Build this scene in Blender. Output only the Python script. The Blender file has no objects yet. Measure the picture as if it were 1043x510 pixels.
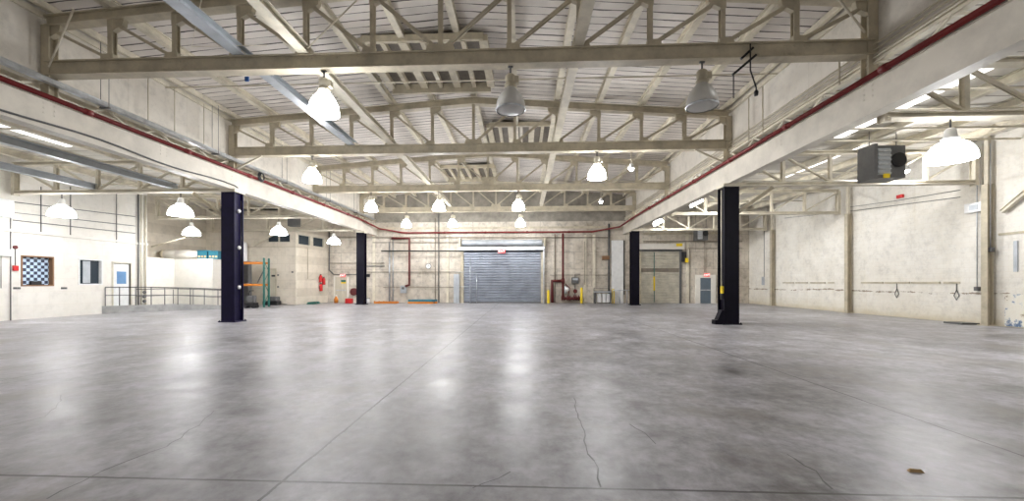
import bpy, math, random
from mathutils import Vector, Matrix
random.seed(7)
S = bpy.context.scene
COL = S.collection
PI = math.pi

# ------------------------------------------------------------------ camera model
CX, CY, FP, H = 513.6, 288.0, 420.0, 1.6
TH = math.atan2(19.4, FP)
def ray(u, v):
    a = (u-CX)/FP
    return (a*math.cos(TH)-math.sin(TH), a*math.sin(TH)+math.cos(TH), (CY-v)/FP)
def aty(u, v, y):
    d = ray(u, v); t = y/d[1]; return Vector((d[0]*t, y, H+d[2]*t))
def atx(u, v, x):
    d = ray(u, v); t = x/d[0]; return Vector((x, d[1]*t, H+d[2]*t))
def atz(u, v, z=0.0):
    d = ray(u, v); t = (z-H)/d[2]; return Vector((d[0]*t, d[1]*t, z))

# room dimensions
XL, XR, YB, YF = -21.8, 17.6, 33.0, -8.0
GL, GR = -12.0, 8.0            # girder lines
ROWS = [3.2, 9.9, 16.5, 23.3, 30.1]

# ------------------------------------------------------------------ materials
def nmat(name):
    m = bpy.data.materials.new(name); m.use_nodes = True
    nt = m.node_tree; b = nt.nodes['Principled BSDF']
    return m, nt, b
def N(nt, t, **kw):
    n = nt.nodes.new(t)
    for k, v in kw.items():
        if k.startswith('i_'): n.inputs[k[2:].replace('_', ' ')].default_value = v
        else: setattr(n, k, v)
    return n
def coords(nt, scale=(1, 1, 1), obj=True):
    tc = N(nt, 'ShaderNodeTexCoord'); mp = N(nt, 'ShaderNodeMapping')
    mp.inputs['Scale'].default_value = scale
    nt.links.new(tc.outputs['Object'], mp.inputs[0]); return mp.outputs[0]
def noise(nt, vec, scale, detail=4, rough=.55):
    n = N(nt, 'ShaderNodeTexNoise'); n.inputs['Scale'].default_value = scale
    n.inputs['Detail'].default_value = detail; n.inputs['Roughness'].default_value = rough
    nt.links.new(vec, n.inputs['Vector']); return n.outputs['Fac']
def ramp(nt, fac, stops):
    r = N(nt, 'ShaderNodeValToRGB'); e = r.color_ramp.elements
    while len(e) < len(stops): e.new(.5)
    for i, (p, c) in enumerate(stops):
        e[i].position = p; e[i].color = (c, c, c, 1) if isinstance(c, (int, float)) else (*c, 1)
    nt.links.new(fac, r.inputs[0]); return r.outputs[0]
def mix(nt, fac, a, b, mode='MIX'):
    m = N(nt, 'ShaderNodeMix', data_type='RGBA', blend_type=mode)
    for i, v in ((0, fac), (6, a), (7, b)):
        if hasattr(v, 'links') or hasattr(v, 'is_linked'): nt.links.new(v, m.inputs[i])
        else: m.inputs[i].default_value = (*v, 1) if isinstance(v, tuple) and len(v) == 3 else v
    return m.outputs[2]
def math_(nt, op, a, b=None, c=None):
    m = N(nt, 'ShaderNodeMath', operation=op)
    for i, v in enumerate((a, b, c)):
        if v is None: continue
        if isinstance(v, (int, float)): m.inputs[i].default_value = v
        else: nt.links.new(v, m.inputs[i])
    return m.outputs[0]
def bump(nt, b, h, s=.3, d=.02):
    n = N(nt, 'ShaderNodeBump'); n.inputs['Strength'].default_value = s; n.inputs['Distance'].default_value = d
    nt.links.new(h, n.inputs['Height']); nt.links.new(n.outputs[0], b.inputs['Normal'])
def paint(name, c, rough=.5, metal=0, dirt=.18, scale=3, spec=.4):
    m, nt, b = nmat(name)
    v = coords(nt); n = noise(nt, v, scale, 6, .65)
    d = tuple(x*(1-dirt*2) for x in c)
    l = tuple(min(1, x*(1+dirt*.5)) for x in c)
    nt.links.new(ramp(nt, n, [(.3, d), (.62, l)]), b.inputs['Base Color'])
    b.inputs['Roughness'].default_value = rough; b.inputs['Metallic'].default_value = metal
    b.inputs['Specular IOR Level'].default_value = spec
    bump(nt, b, n, .12, .01)
    return m
def flat(name, c, rough=.5, metal=0):
    return paint(name, c, rough, metal, .05, 5)
def emis(name, c, s, base=(1, 1, 1)):
    m, nt, b = nmat(name); b.inputs['Base Color'].default_value = (*base, 1)
    b.inputs['Emission Color'].default_value = (*c, 1); b.inputs['Emission Strength'].default_value = s
    return m

M = {}
M['steel'] = paint('truss_paint', (.56, .50, .375), .5, 0, .15, 2)
M['cream'] = paint('cream_steel_paint', (.72, .665, .54), .5, 0, .12, 2)
M['purlin'] = paint('purlin_paint', (.70, .645, .52), .55, 0, .15, 2)
M['girder'] = paint('girder_paint', (.70, .655, .57), .5, 0, .10, 1.2)
M['white'] = paint('white_paint', (.82, .79, .72), .5, 0, .06, 1.5)
M['galv'] = paint('galvanised_metal', (.62, .65, .68), .28, .85, .12, 6)
M['greybeam'] = paint('grey_beam_paint', (.46, .49, .52), .4, .2, .1, 2)
M['darkgrey'] = paint('dark_grey_paint', (.12, .12, .12), .5, 0, .1, 4)
M['black'] = flat('black_paint', (.012, .012, .014), .4)
M['navy'] = paint('navy_column_paint', (.010, .007, .040), .5, 0, .2, 2.5, .2)
M['blackcol'] = paint('black_column_paint', (.004, .003, .010), .5, 0, .2, 2.5, .15)
M['red'] = paint('red_pipe_paint', (.19, .018, .018), .4, 0, .12, 3)
M['maroon'] = paint('maroon_pipe_paint', (.12, .018, .018), .45, 0, .15, 3)
M['brightred'] = flat('bright_red_enamel', (.6, .02, .02), .3)
M['yellow'] = flat('safety_yellow', (.85, .62, .02), .4)
M['orange'] = flat('rack_orange', (.62, .20, .02), .4)
M['green'] = flat('rack_green', (.025, .15, .125), .4)
M['teal'] = flat('teal_enamel', (.02, .15, .21), .4)
M['doorwhite'] = flat('door_white', (.80, .81, .80), .4)
M['doorgrey'] = flat('door_blue_grey', (.13, .17, .21), .4)
M['beigedoor'] = flat('beige_door', (.62, .58, .47), .45)
M['brown'] = flat('brown_wood', (.26, .14, .07), .5)
M['concrete2'] = paint('curb_concrete', (.42, .42, .41), .8, 0, .15, 2.5)
M['cardboard'] = flat('tan_cardboard', (.55, .38, .2), .8)
M['signwhite'] = flat('white_plastic', (.85, .85, .84), .35)
M['lit'] = emis('lit_shade_glass', (.98, .99, 1), 24)
M['litdome'] = emis('lit_dome_glass', (.98, .99, 1), 12)
M['bulb'] = emis('lit_flood_lens', (1, .98, .94), 40)
M['exit'] = emis('lit_exit_red', (1, .06, .06), .5, (.5, .04, .04))
M['exitletter'] = emis('lit_exit_letters', (1, .8, .78), 1.2)
M['glowstrip'] = emis('glowing_roof_strip', (1, .98, .95), 1.3)  # glow put in for the overexposed aisle ceilings
M['skyglass'] = emis('daylit_blue_glass', (.45, .65, .85), .5)
def m_glass():
    m, nt, b = nmat('dark_window_glass'); b.inputs['Base Color'].default_value = (.03, .045, .06, 1)
    b.inputs['Roughness'].default_value = .08; return m
M['glass'] = m_glass()
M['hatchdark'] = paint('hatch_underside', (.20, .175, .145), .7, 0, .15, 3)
def m_offshade():
    m, nt, b = nmat('frosted_shade_glass'); b.inputs['Base Color'].default_value = (.66, .65, .62, 1)
    b.inputs['Roughness'].default_value = .3; b.inputs['Transmission Weight'].default_value = .25
    return m
M['offshade'] = m_offshade()

def m_floor():
    m, nt, b = nmat('polished_concrete')
    tc = N(nt, 'ShaderNodeTexCoord'); o = tc.outputs['Object']
    n1 = noise(nt, o, .22, 6, .6); n2 = noise(nt, o, 1.1, 8, .7); n3 = noise(nt, o, 7, 6, .7)
    c1 = ramp(nt, n1, [(.33, (.25, .245, .26)), (.5, (.36, .355, .375)), (.66, (.45, .445, .47))])
    c2 = ramp(nt, n2, [(.34, (.42, .41, .40)), (.5, (.93, .93, .93)), (.66, (1.32, 1.32, 1.36))])
    c = mix(nt, 1.0, c1, c2, 'MULTIPLY')
    c3 = ramp(nt, n3, [(.3, .70), (.6, 1.08)])
    c = mix(nt, 1.0, c, c3, 'MULTIPLY')
    mq = N(nt, 'ShaderNodeMapping'); mq.inputs['Scale'].default_value = (1, .55, 1); mq.inputs['Rotation'].default_value = (0, 0, .5); nt.links.new(o, mq.inputs[0])
    c = mix(nt, 1.0, c, ramp(nt, noise(nt, mq.outputs[0], 2.6, 8, .75), [(.36, .72), (.48, 1.0), (.64, 1.16)]), 'MULTIPLY')
    # brownish dull stains
    st = ramp(nt, noise(nt, o, .6, 6, .7), [(.53, 0.0), (.68, .7)])
    c = mix(nt, st, c, (.24, .215, .19))
    # scuffed whitish wear
    mp = N(nt, 'ShaderNodeMapping'); mp.inputs['Location'].default_value = (13, 5, 0); nt.links.new(o, mp.inputs[0])
    wr = ramp(nt, noise(nt, mp.outputs[0], .9, 9, .78), [(.56, 0.0), (.7, .5)])
    c = mix(nt, wr, c, (.55, .55, .57))
    # saw-cut joints
    sx = N(nt, 'ShaderNodeSeparateXYZ'); nt.links.new(o, sx.inputs[0])
    wob = math_(nt, 'MULTIPLY', math_(nt, 'SUBTRACT', noise(nt, o, 3.5, 5, .7), .5), .05)
    X = math_(nt, 'ADD', sx.outputs[0], wob); Y = math_(nt, 'ADD', sx.outputs[1], math_(nt, 'MULTIPLY', wob, .5))
    tot = None
    for ax, vals in ((Y, (3.24, 16.6, 30.0)), (X, (-1.94, 4.62, -8.55, 11.2))):
        for q in vals:
            d = math_(nt, 'ABSOLUTE', math_(nt, 'SUBTRACT', ax, q))
            k = math_(nt, 'LESS_THAN', d, .014)
            tot = k if tot is None else math_(nt, 'MAXIMUM', tot, k)
    c = mix(nt, math_(nt, 'MULTIPLY', tot, .85), c, (.045, .04, .04))
    nt.links.new(c, b.inputs['Base Color'])
    r = ramp(nt, n2, [(.3, .30), (.7, .48)])
    nt.links.new(r, b.inputs['Roughness'])
    b.inputs['Specular IOR Level'].default_value = .42
    bump(nt, b, n3, .16, .012)
    return m
M['floor'] = m_floor()

def m_deck(name, c, dark, pitch, gapw, axis=1, streak=.5):
    m, nt, b = nmat(name)
    tc = N(nt, 'ShaderNodeTexCoord'); o = tc.outputs['Object']
    sx = N(nt, 'ShaderNodeSeparateXYZ'); nt.links.new(o, sx.inputs[0])
    f = math_(nt, 'FRACT', math_(nt, 'DIVIDE', math_(nt, 'ADD', sx.outputs[axis], 100), pitch))
    row = math_(nt, 'FLOOR', math_(nt, 'DIVIDE', math_(nt, 'ADD', sx.outputs[axis], 100), pitch))
    mp = N(nt, 'ShaderNodeCombineXYZ')
    nt.links.new(math_(nt, 'MULTIPLY', sx.outputs[0 if axis == 1 else 1], .55), mp.inputs[0]); nt.links.new(math_(nt, 'MULTIPLY', row, 3.7), mp.inputs[1])
    nr = noise(nt, mp.outputs[0], 1.0, 4, .6)
    # gap width varies along each board
    gw = math_(nt, 'MULTIPLY', ramp(nt, nr, [(.40, .25), (.62, 1.0)]), gapw)
    gap = math_(nt, 'LESS_THAN', f, gw)
    n1 = noise(nt, o, .5, 5, .6)
    base = ramp(nt, n1, [(.3, tuple(x*.80 for x in c)), (.6, c)])
    base = mix(nt, 1.0, base, ramp(nt, nr, [(.3, .84), (.7, 1.06)]), 'MULTIPLY')
    col = mix(nt, gap, base, dark)
    nt.links.new(col, b.inputs['Base Color']); b.inputs['Roughness'].default_value = .7
    bump(nt, b, math_(nt, 'SUBTRACT', 1.0, gap), .5, .03)
    return m
M['deck'] = m_deck('roof_deck_boards', (.78, .725, .665), (.07, .06, .05), .31, .19)
M['deckside'] = m_deck('aisle_deck_boards', (.78, .745, .67), (.25, .22, .18), .6, .09)

def m_wall(name, c, stain, mortar_dark=.9, bw=.9, bh=.4, amt=.5, low=None, axis='x'):
    m, nt, b = nmat(name)
    tc = N(nt, 'ShaderNodeTexCoord'); o = tc.outputs['Object']
    sx = N(nt, 'ShaderNodeSeparateXYZ'); nt.links.new(o, sx.inputs[0])
    cb = N(nt, 'ShaderNodeCombineXYZ'); nt.links.new(sx.outputs[0 if axis == 'x' else 1], cb.inputs[0]); nt.links.new(sx.outputs[2], cb.inputs[1])
    br = N(nt, 'ShaderNodeTexBrick'); nt.links.new(cb.outputs[0], br.inputs['Vector'])
    br.inputs['Scale'].default_value = 1; br.inputs['Brick Width'].default_value = bw; br.inputs['Row Height'].default_value = bh
    br.inputs['Mortar Size'].default_value = .012
    br.inputs['Color1'].default_value = (1, 1, 1, 1); br.inputs['Color2'].default_value = (.965, .96, .95, 1)
    br.inputs['Mortar'].default_value = (mortar_dark, mortar_dark*.985, mortar_dark*.96, 1)
    n = noise(nt, o, .45, 7, .65)
    base = ramp(nt, n, [(.3, tuple(s*(amt)+q*(1-amt) for s, q in zip(stain, c))), (.6, c)])
    mp = N(nt, 'ShaderNodeMapping'); mp.inputs['Scale'].default_value = (2.2, 2.2, .25); nt.links.new(o, mp.inputs[0])
    st = ramp(nt, noise(nt, mp.outputs[0], 1.2, 6, .7), [(.58, 0.0), (.78, amt)])
    base = mix(nt, st, base, stain)
    base = mix(nt, 1.0, base, br.outputs['Color'], 'MULTIPLY')
    base = mix(nt, amt, base, ramp(nt, noise(nt, o, 2.3, 8, .75), [(.34, .50), (.5, 1.0), (.66, 1.12)]), 'MULTIPLY')
    if low:   # scuffed dirty dado near the floor and a ragged peeled line above it
        zz = math_(nt, 'ADD', sx.outputs[2], math_(nt, 'MULTIPLY', math_(nt, 'SUBTRACT', noise(nt, o, 1.3, 5, .7), .5), .5))
        k = ramp(nt, math_(nt, 'DIVIDE', zz, low), [(.0, .75), (.22, .30), (.6, .06), (1.0, 0.0)])
        base = mix(nt, k, base, (.55, .47, .30))
        zz2 = math_(nt, 'ADD', sx.outputs[2], math_(nt, 'MULTIPLY', math_(nt, 'SUBTRACT', noise(nt, o, .35, 3, .5), .5), .45))
        d = math_(nt, 'ABSOLUTE', math_(nt, 'SUBTRACT', zz2, 1.18))
        thick = math_(nt, 'MULTIPLY', ramp(nt, noise(nt, o, 1.9, 5, .75), [(.44, 0.0), (.62, 1.0)]), .06)
        base = mix(nt, math_(nt, 'LESS_THAN', d, thick), base, (.33, .27, .2))
    nt.links.new(base, b.inputs['Base Color']); b.inputs['Roughness'].default_value = .55
    bump(nt, b, br.outputs['Fac'], -.15, .01)
    return m
M['wallL'] = m_wall('left_wall_paint', (.82, .795, .735), (.66, .60, .48), .95, 1.2, .6, .2, axis='y')
M['wallR'] = m_wall('right_wall_paint', (.86, .835, .775), (.62, .55, .42), .95, .4, .2, .35, 1.3, axis='y')
M['wallB'] = m_wall('back_wall_paint', (.70, .64, .55), (.26, .21, .15), .5, 2.7, 1.35, .7)
M['office'] = m_wall('office_wall_paint', (.74, .68, .575), (.5, .42, .31), .85, 1.2, .6, .3)
M['clere'] = m_wall('clerestory_panel_paint', (.72, .68, .61), (.5, .44, .35), .86, 2.2, 3, .35, axis='y')
def m_slats(name, c, pitch):
    m, nt, b = nmat(name)
    tc = N(nt, 'ShaderNodeTexCoord'); n = noise(nt, tc.outputs['Object'], 1.5, 4, .6)
    nt.links.new(ramp(nt, n, [(.3, tuple(x*.75 for x in c)), (.6, c)]), b.inputs['Base Color'])
    b.inputs['Metallic'].default_value = .85; b.inputs['Roughness'].default_value = .36
    return m
M['shutter'] = m_slats('shutter_steel', (.40, .43, .49), .1)
def m_check():
    m, nt, b = nmat('checker_sheet')
    tc = N(nt, 'ShaderNodeTexCoord')
    mp = N(nt, 'ShaderNodeMapping'); nt.links.new(tc.outputs['Object'], mp.inputs[0])
    mp.inputs['Location'].default_value = (.5, .013, .017)
    ck = N(nt, 'ShaderNodeTexChecker'); nt.links.new(mp.outputs[0], ck.inputs[0]); ck.inputs['Scale'].default_value = 7.2
    ck.inputs['Color1'].default_value = (.50, .64, .78, 1); ck.inputs['Color2'].default_value = (.02, .03, .07, 1)
    nt.links.new(ck.outputs[0], b.inputs['Base Color']); b.inputs['Roughness'].default_value = .4
    return m
M['check'] = m_check()
def m_peel():
    m, nt, b = nmat('peeled_plaster')
    v = coords(nt); n = noise(nt, v, 2.2, 6, .7)
    c = ramp(nt, n, [(.41, (.13, .19, .30)), (.45, (.40, .45, .52)), (.48, (.82, .79, .71)), (.62, (.80, .76, .66)), (.66, (.45, .37, .27)), (.70, (.12, .10, .09))])
    nt.links.new(c, b.inputs['Base Color']); b.inputs['Roughness'].default_value = .8
    bump(nt, b, n, .6, .03); return m
M['peel'] = m_peel()
M['gableshade'] = paint('gable_shade_paint', (.30, .275, .23), .7, 0, .2, 1.5)  # dark colour stands in for shade high on the back wall
M['duskpipe'] = paint('grimy_conduit', (.24, .205, .16), .6, 0, .15, 3)

# ------------------------------------------------------------------ mesh helpers
class MB:
    def __init__(s): s.v = []; s.f = []; s.smooth = []
    def add(s, vs, fs, sm=False):
        o = len(s.v); s.v += [tuple(p) for p in vs]
        for f in fs: s.f.append(tuple(i+o for i in f)); s.smooth.append(sm)
        return s
    def box(s, a, b):
        x0, x1 = sorted((a[0], b[0])); y0, y1 = sorted((a[1], b[1])); z0, z1 = sorted((a[2], b[2]))
        return s.add([(x0, y0, z0), (x1, y0, z0), (x1, y1, z0), (x0, y1, z0), (x0, y0, z1), (x1, y0, z1), (x1, y1, z1), (x0, y1, z1)],
                     [(0, 3, 2, 1), (4, 5, 6, 7), (0, 1, 5, 4), (1, 2, 6, 5), (2, 3, 7, 6), (3, 0, 4, 7)])
    def cbox(s, c, d): return s.box([c[i]-d[i]/2 for i in range(3)], [c[i]+d[i]/2 for i in range(3)])
    def sweep(s, p0, p1, prof, up=(0, 0, 1), sm=False):
        """extrude the closed 2-D profile (side, up) from p0 to p1"""
        p0, p1 = Vector(p0), Vector(p1); d = (p1-p0).normalized(); up = Vector(up)
        sd = d.cross(up)
        if sd.length < 1e-4: sd = d.cross(Vector((0, 1, 0)))
        sd.normalize(); u = sd.cross(d)
        n = len(prof); vs = [p+sd*a+u*b for p in (p0, p1) for a, b in prof]
        fs = [(i, (i+1) % n, n+(i+1) % n, n+i) for i in range(n)]
        s.add(vs, fs, sm); s.add([], [])
        o = len(s.v)-2*n
        s.f.append(tuple(o+i for i in reversed(range(n)))); s.smooth.append(False)
        s.f.append(tuple(o+n+i for i in range(n))); s.smooth.append(False)
        return s
    def bar(s, p0, p1, w, h=None, up=(0, 0, 1)):
        h = h or w
        return s.sweep(p0, p1, [(-w/2, -h/2), (w/2, -h/2), (w/2, h/2), (-w/2, h/2)], up)
    def ibeam(s, p0, p1, w, h, tf=.03, tw=.03, up=(0, 0, 1)):
        a, b, t = w/2, h/2, tw/2
        return s.sweep(p0, p1, [(-a, -b), (a, -b), (a, -b+tf), (t, -b+tf), (t, b-tf), (a, b-tf), (a, b), (-a, b), (-a, b-tf), (-t, b-tf), (-t, -b+tf), (-a, -b+tf)], up)
    def tube(s, pts, r, n=8):
        """round pipe along a polyline with mitred joints"""
        pts = [Vector(p) for p in pts]; rings = []
        for i, p in enumerate(pts):
            d0 = (p-pts[i-1]).normalized() if i else None
            d1 = (pts[i+1]-p).normalized() if i < len(pts)-1 else None
            d = (d0+d1).normalized() if d0 and d1 else (d0 or d1)
            k = 1/max(.5, math.cos((d0.angle(d1) if d0 and d1 else 0)/2))
            up = Vector((0, 0, 1)) if abs(d.z) < .75 else Vector((0, 1, 0))
            a = d.cross(up).normalized(); b = a.cross(d)
            if rings is None: pass
            rings.append([p+(a*math.cos(2*PI*j/n)+b*math.sin(2*PI*j/n))*r for j in range(n)])
        # align ring starts to limit twisting
        for i in range(1, len(rings)):
            best = min(range(n), key=lambda q: sum(((rings[i][(j+q) % n]-rings[i-1][j])-(pts[i]-pts[i-1])).length for j in range(0, n, 2)))
            rings[i] = rings[i][best:]+rings[i][:best]
        o = len(s.v); s.v += [tuple(p) for r_ in rings for p in r_]
        for i in range(len(rings)-1):
            for j in range(n):
                s.f.append((o+i*n+j, o+i*n+(j+1) % n, o+(i+1)*n+(j+1) % n, o+(i+1)*n+j)); s.smooth.append(True)
        s.f.append(tuple(o+j for j in range(n))); s.smooth.append(False)
        e = o+(len(rings)-1)*n; s.f.append(tuple(e+j for j in reversed(range(n)))); s.smooth.append(False)
        return s
    def lathe(s, prof, c=(0, 0, 0), n=24, flute=0, axis='z', caps=True):
        """revolve the (radius, height) profile"""
        o = len(s.v)
        for r, z in prof:
            for j in range(n):
                rr = r*(1+(flute if j % 2 else 0)); a = 2*PI*j/n
                p = (rr*math.cos(a), rr*math.sin(a), z)
                if axis == 'y': p = (p[0], p[2], p[1])
                if axis == 'x': p = (p[2], p[0], p[1])
                s.v.append((c[0]+p[0], c[1]+p[1], c[2]+p[2]))
        for i in range(len(prof)-1):
            for j in range(n):
                s.f.append((o+i*n+j, o+i*n+(j+1) % n, o+(i+1)*n+(j+1) % n, o+(i+1)*n+j)); s.smooth.append(True)
        if caps:
            s.f.append(tuple(o+j for j in reversed(range(n)))); s.smooth.append(False)
            e = o+(len(prof)-1)*n; s.f.append(tuple(e+j for j in range(n))); s.smooth.append(False)
        return s
    def plate(s, pts, y, t):
        """polygon in XZ given thickness t along Y, centred on y"""
        n = len(pts)
        vs = [(x, y-t/2, z) for x, z in pts]+[(x, y+t/2, z) for x, z in pts]
        fs = [tuple(range(n)), tuple(reversed(range(n, 2*n)))]+[(i, n+i, n+(i+1) % n, (i+1) % n) for i in range(n)]
        return s.add(vs, fs)
    def build(s, name, mat, parent=None, loc=None, bevel=0):
        me = bpy.data.meshes.new(name)
        off = Vector(loc) if loc is not None else Vector((0, 0, 0))
        me.from_pydata([tuple(Vector(p)-off) for p in s.v], [], s.f)
        me.polygons.foreach_set('use_smooth', s.smooth); me.validate(); me.update()
        import bmesh
        bm = bmesh.new(); bm.from_mesh(me); bmesh.ops.recalc_face_normals(bm, faces=bm.faces); bm.to_mesh(me); bm.free()
        o = bpy.data.objects.new(name, me); COL.objects.link(o); me.materials.append(M[mat] if isinstance(mat, str) else mat)
        if parent: o.parent = parent
        if loc is not None: o.location = off
        if bevel:
            b = o.modifiers.new('bevel', 'BEVEL'); b.width = bevel; b.segments = 2; b.limit_method = 'ANGLE'
        return o
def tag(o, label, cat, group=None, kind=None):
    o['label'] = label; o['category'] = cat
    if group: o['group'] = group
    if kind: o['kind'] = kind
    return o
def thing(name, label, cat, loc=(0, 0, 0), rz=0, group=None):
    o = bpy.data.objects.new(name, None); COL.objects.link(o); o.location = loc; o.rotation_euler.z = rz
    o.empty_display_size = .1
    return tag(o, label, cat, group)
def struct(name, mb, mat, **k):
    o = mb.build(name, mat, **k)
    if not o.parent: o['kind'] = 'structure'
    return o
def dup(root, loc, label, rz=None, group=None, mats=None):
    r = root.copy(); COL.objects.link(r); r.location = loc; r['label'] = label
    if rz is not None: r.rotation_euler.z = rz
    if group: r['group'] = group
    def rec(src, dst):
        for ch in [c for c in bpy.data.objects if c.parent == src]:
            c = ch.copy(); COL.objects.link(c); c.parent = dst; rec(ch, c)
    rec(root, r); return r
def text(name, body, size, mat, parent, loc, rot, ext=.004):
    cu = bpy.data.curves.new(name, 'FONT'); cu.body = body; cu.size = size; cu.extrude = ext
    cu.align_x = 'CENTER'; cu.align_y = 'CENTER'
    t = bpy.data.objects.new(name+'_tmp', cu); me = bpy.data.meshes.new_from_object(t)
    bpy.data.objects.remove(t); me.materials.clear(); me.materials.append(M[mat])
    o = bpy.data.objects.new(name, me); COL.objects.link(o); o.parent = parent; o.location = loc; o.rotation_euler = rot
    return o

# ------------------------------------------------------------------ room shell
struct('floor', MB().box((-24.5, YF, -.2), (XR+.3, YB+.3, 0)), 'floor')
CR = [(585, 405), (590, 425), (596, 448), (600, 462), (609, 476), (612, 496)]
def crack(px, w=.0075):
    mb = MB(); P = [atz(u, v, .0012) for u, v in px]; Q = []
    for a, b in zip(P, P[1:]):
        n = max(2, int((b-a).length/.12))
        for i in range(n):
            p = a.lerp(b, i/n); Q.append(p+Vector((random.uniform(-.02, .02), random.uniform(-.02, .02), 0)))
    Q.append(P[-1])
    for a, b in zip(Q, Q[1:]):
        d = (b-a).normalized(); n_ = Vector((-d.y, d.x, 0))*w*random.uniform(.5, 1.2)
        mb.add([a-n_, b-n_, b+n_, a+n_], [(0, 1, 2, 3)])
    return mb
fl = bpy.data.objects['floor']
for px in (CR, [(0, 436), (45, 424), (60, 410), (62, 402)], [(0, 388), (60, 376), (110, 372), (125, 368)],
           [(45, 508), (85, 490), (120, 472), (170, 455), (205, 430), (218, 418)], [(480, 498), (505, 488), (520, 480)],
           [(640, 432), (655, 440), (668, 452)], [(800, 462), (830, 480), (848, 498)]):
    crack(px).build('crack', 'darkgrey', fl)
struct('wall_rear', MB().box((-24.5, YF-.2, 0), (XR+.2, YF, 9.6)), 'office')
# left wall with real openings for the two windows and the door
wy = [YF, 16.97, 18.13, 19.28, 20.36, 20.95, 21.92, 22.95]
z0, z1 = 1.50, 2.76
mb = MB(); T = .25
def wl(y0, y1, za, zb): mb.box((XL-T, y0, za), (XL, y1, zb))
wl(YF, wy[1], 0, 7.4); wl(wy[1], wy[2], 0, z0); wl(wy[1], wy[2], z1, 7.4); wl(wy[2], wy[3], 0, 7.4)
wl(wy[3], wy[4], 0, 1.54); wl(wy[3], wy[4], z1, 7.4); wl(wy[4], wy[5], 0, 7.4); wl(wy[5], wy[6], 0, .38); wl(wy[5], wy[6], 2.66, 7.4); wl(wy[6], wy[7], 0, 7.4)
WL = struct('wall_left', mb, 'wallL')
struct('trim_1', MB().box((XL, YF, 3.78), (XL+.09, 22.95, 3.90)), 'white')
mb = MB().box((-24.4, 22.95, 0), (-23.4, YB, 7.4)); mb.box((-23.4, 22.7, 3.1), (XL-T, 22.95, 7.4)); struct('wall_left_back', mb, 'office')
struct('wall_right', MB().box((XR, YF, 0), (XR+.25, YB+.2, 7.6)), 'wallR')
struct('wall_back', MB().box((-24.4, YB, 0), (XR+.25, YB+.25, 9.7)), 'wallB')
struct('wall_back_shade', MB().box((GL-.05, YB-.06, 6.5), (GR+.05, YB, 9.2)), 'gableshade')  # panel added to paint the shade on the upper back wall
# low enclosure by the ramp
EX = aty(219, 300, 25).x
mb = MB(); mb.box((XL-.2, 22.95, 0), (XL, 24.8, 3.1)); mb.box((XL-.2, 24.8, 0), (EX, 25.0, 3.1)); mb.box((EX-.2, 25.0, 0), (EX, 26.1, 3.1))
mb.box((-23.4, 22.95, 2.95), (XL-.2, 26.1, 3.1)); mb.box((XL-.2, 25.0, 2.95), (EX-.2, 26.1, 3.1))
struct('wall_enclosure', mb, 'wallL')
# office block in the far left corner (front wall and side wall with openings)
YO = 29.4
P0 = aty(301.5, 300, YO); P1 = aty(334, 300, YB); P0.z = P1.z = 0
SA = math.atan2(-(P1.x-P0.x), P1.y-P0.y); SL = (P1-P0).length
XO = P0.x
def sl(u, v):
    """distance along the office side wall and height seen at a pixel"""
    d = ray(u, v); n = Vector((P1.y-P0.y, -(P1.x-P0.x), 0)); t = P0.dot(n)/(d[0]*n.x+d[1]*n.y)
    q = Vector((d[0]*t, d[1]*t, H+d[2]*t)); return (q-P0-Vector((0, 0, q.z))).length, q.z
def on_side(o): o.location = P0; o.rotation_euler.z = SA; return o
fw = [atx(0, 0, XO)]
mb = MB()
fa, fb = aty(272, 250, YO), aty(296, 250, YO)
da, db = aty(273, 300, YO), aty(281, 300, YO)
zf0, zf1 = aty(272, 247, YO).z, aty(272, 238, YO).z
dz = aty(276, 274, YO).z
mb.box((-23.4, YO, 0), (da.x, YO+.2, zf0)); mb.box((da.x, YO, dz), (db.x, YO+.2, zf0)); mb.box((db.x, YO, 0), (XO, YO+.2, zf0))
mb.box((-23.4, YO, zf0), (fa.x, YO+.2, zf1)); mb.box((fb.x, YO, zf0), (XO, YO+.2, zf1)); mb.box((-23.4, YO, zf1), (XO, YO+.2, 6.9))
sw = [(sl(303.5, 244)[0], sl(316, 244)[0]), (sl(318.5, 244)[0], sl(330, 244)[0])]
s0, s1 = 4.42, 5.2
struct('wall_office', mb, 'office')
mb = MB(); mb.box((-.2, .05, 0), (0, SL-.02, s0)); mb.box((-.2, .05, s1), (0, SL-.02, 6.9))
mb.box((-.2, .05, s0), (0, sw[0][0], s1)); mb.box((-.2, sw[0][1], s0), (0, sw[1][0], s1)); mb.box((-.2, sw[1][1], s0), (0, SL-.02, s1))
on_side(struct('wall_office_side', mb, 'office'))

# central roof: two shallow slopes carrying the boards
def zdeck(x): return 8.58+.74*(1-abs(x-(GL+GR)/2)/10)
mb = MB(); xm = (GL+GR)/2
for xa, xb in ((GL-.25, xm), (xm, GR+.25)):
    a, b = zdeck(xa), zdeck(xb)
    mb.add([(xa, YF, a), (xb, YF, b), (xb, YB, b), (xa, YB, a), (xa, YF, a+.15), (xb, YF, b+.15), (xb, YB, b+.15), (xa, YB, a+.15)],
           [(0, 3, 2, 1), (4, 5, 6, 7), (0, 1, 5, 4), (1, 2, 6, 5), (2, 3, 7, 6), (3, 0, 4, 7)])
CE = struct('ceiling', mb, 'deck')
for k in range(1, 12):
    x = GL+20*k/12; z = zdeck(x)-.13
    MB().ibeam((x, YF+.1, z), (x, YB-.05, z), .20, .24, .03, .06).build('purlin', 'purlin', CE)
for x in (GL+.12, GR-.12):
    MB().bar((x, YF+.1, zdeck(x)-.1), (x, YB-.05, zdeck(x)-.1), .1, .16).build('purlin', 'purlin', CE)
ZS = 7.12
CL = struct('ceiling_aisle_left', MB().box((-24.4, YF, ZS), (GL-.2, YB, ZS+.15)), 'deckside')
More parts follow.
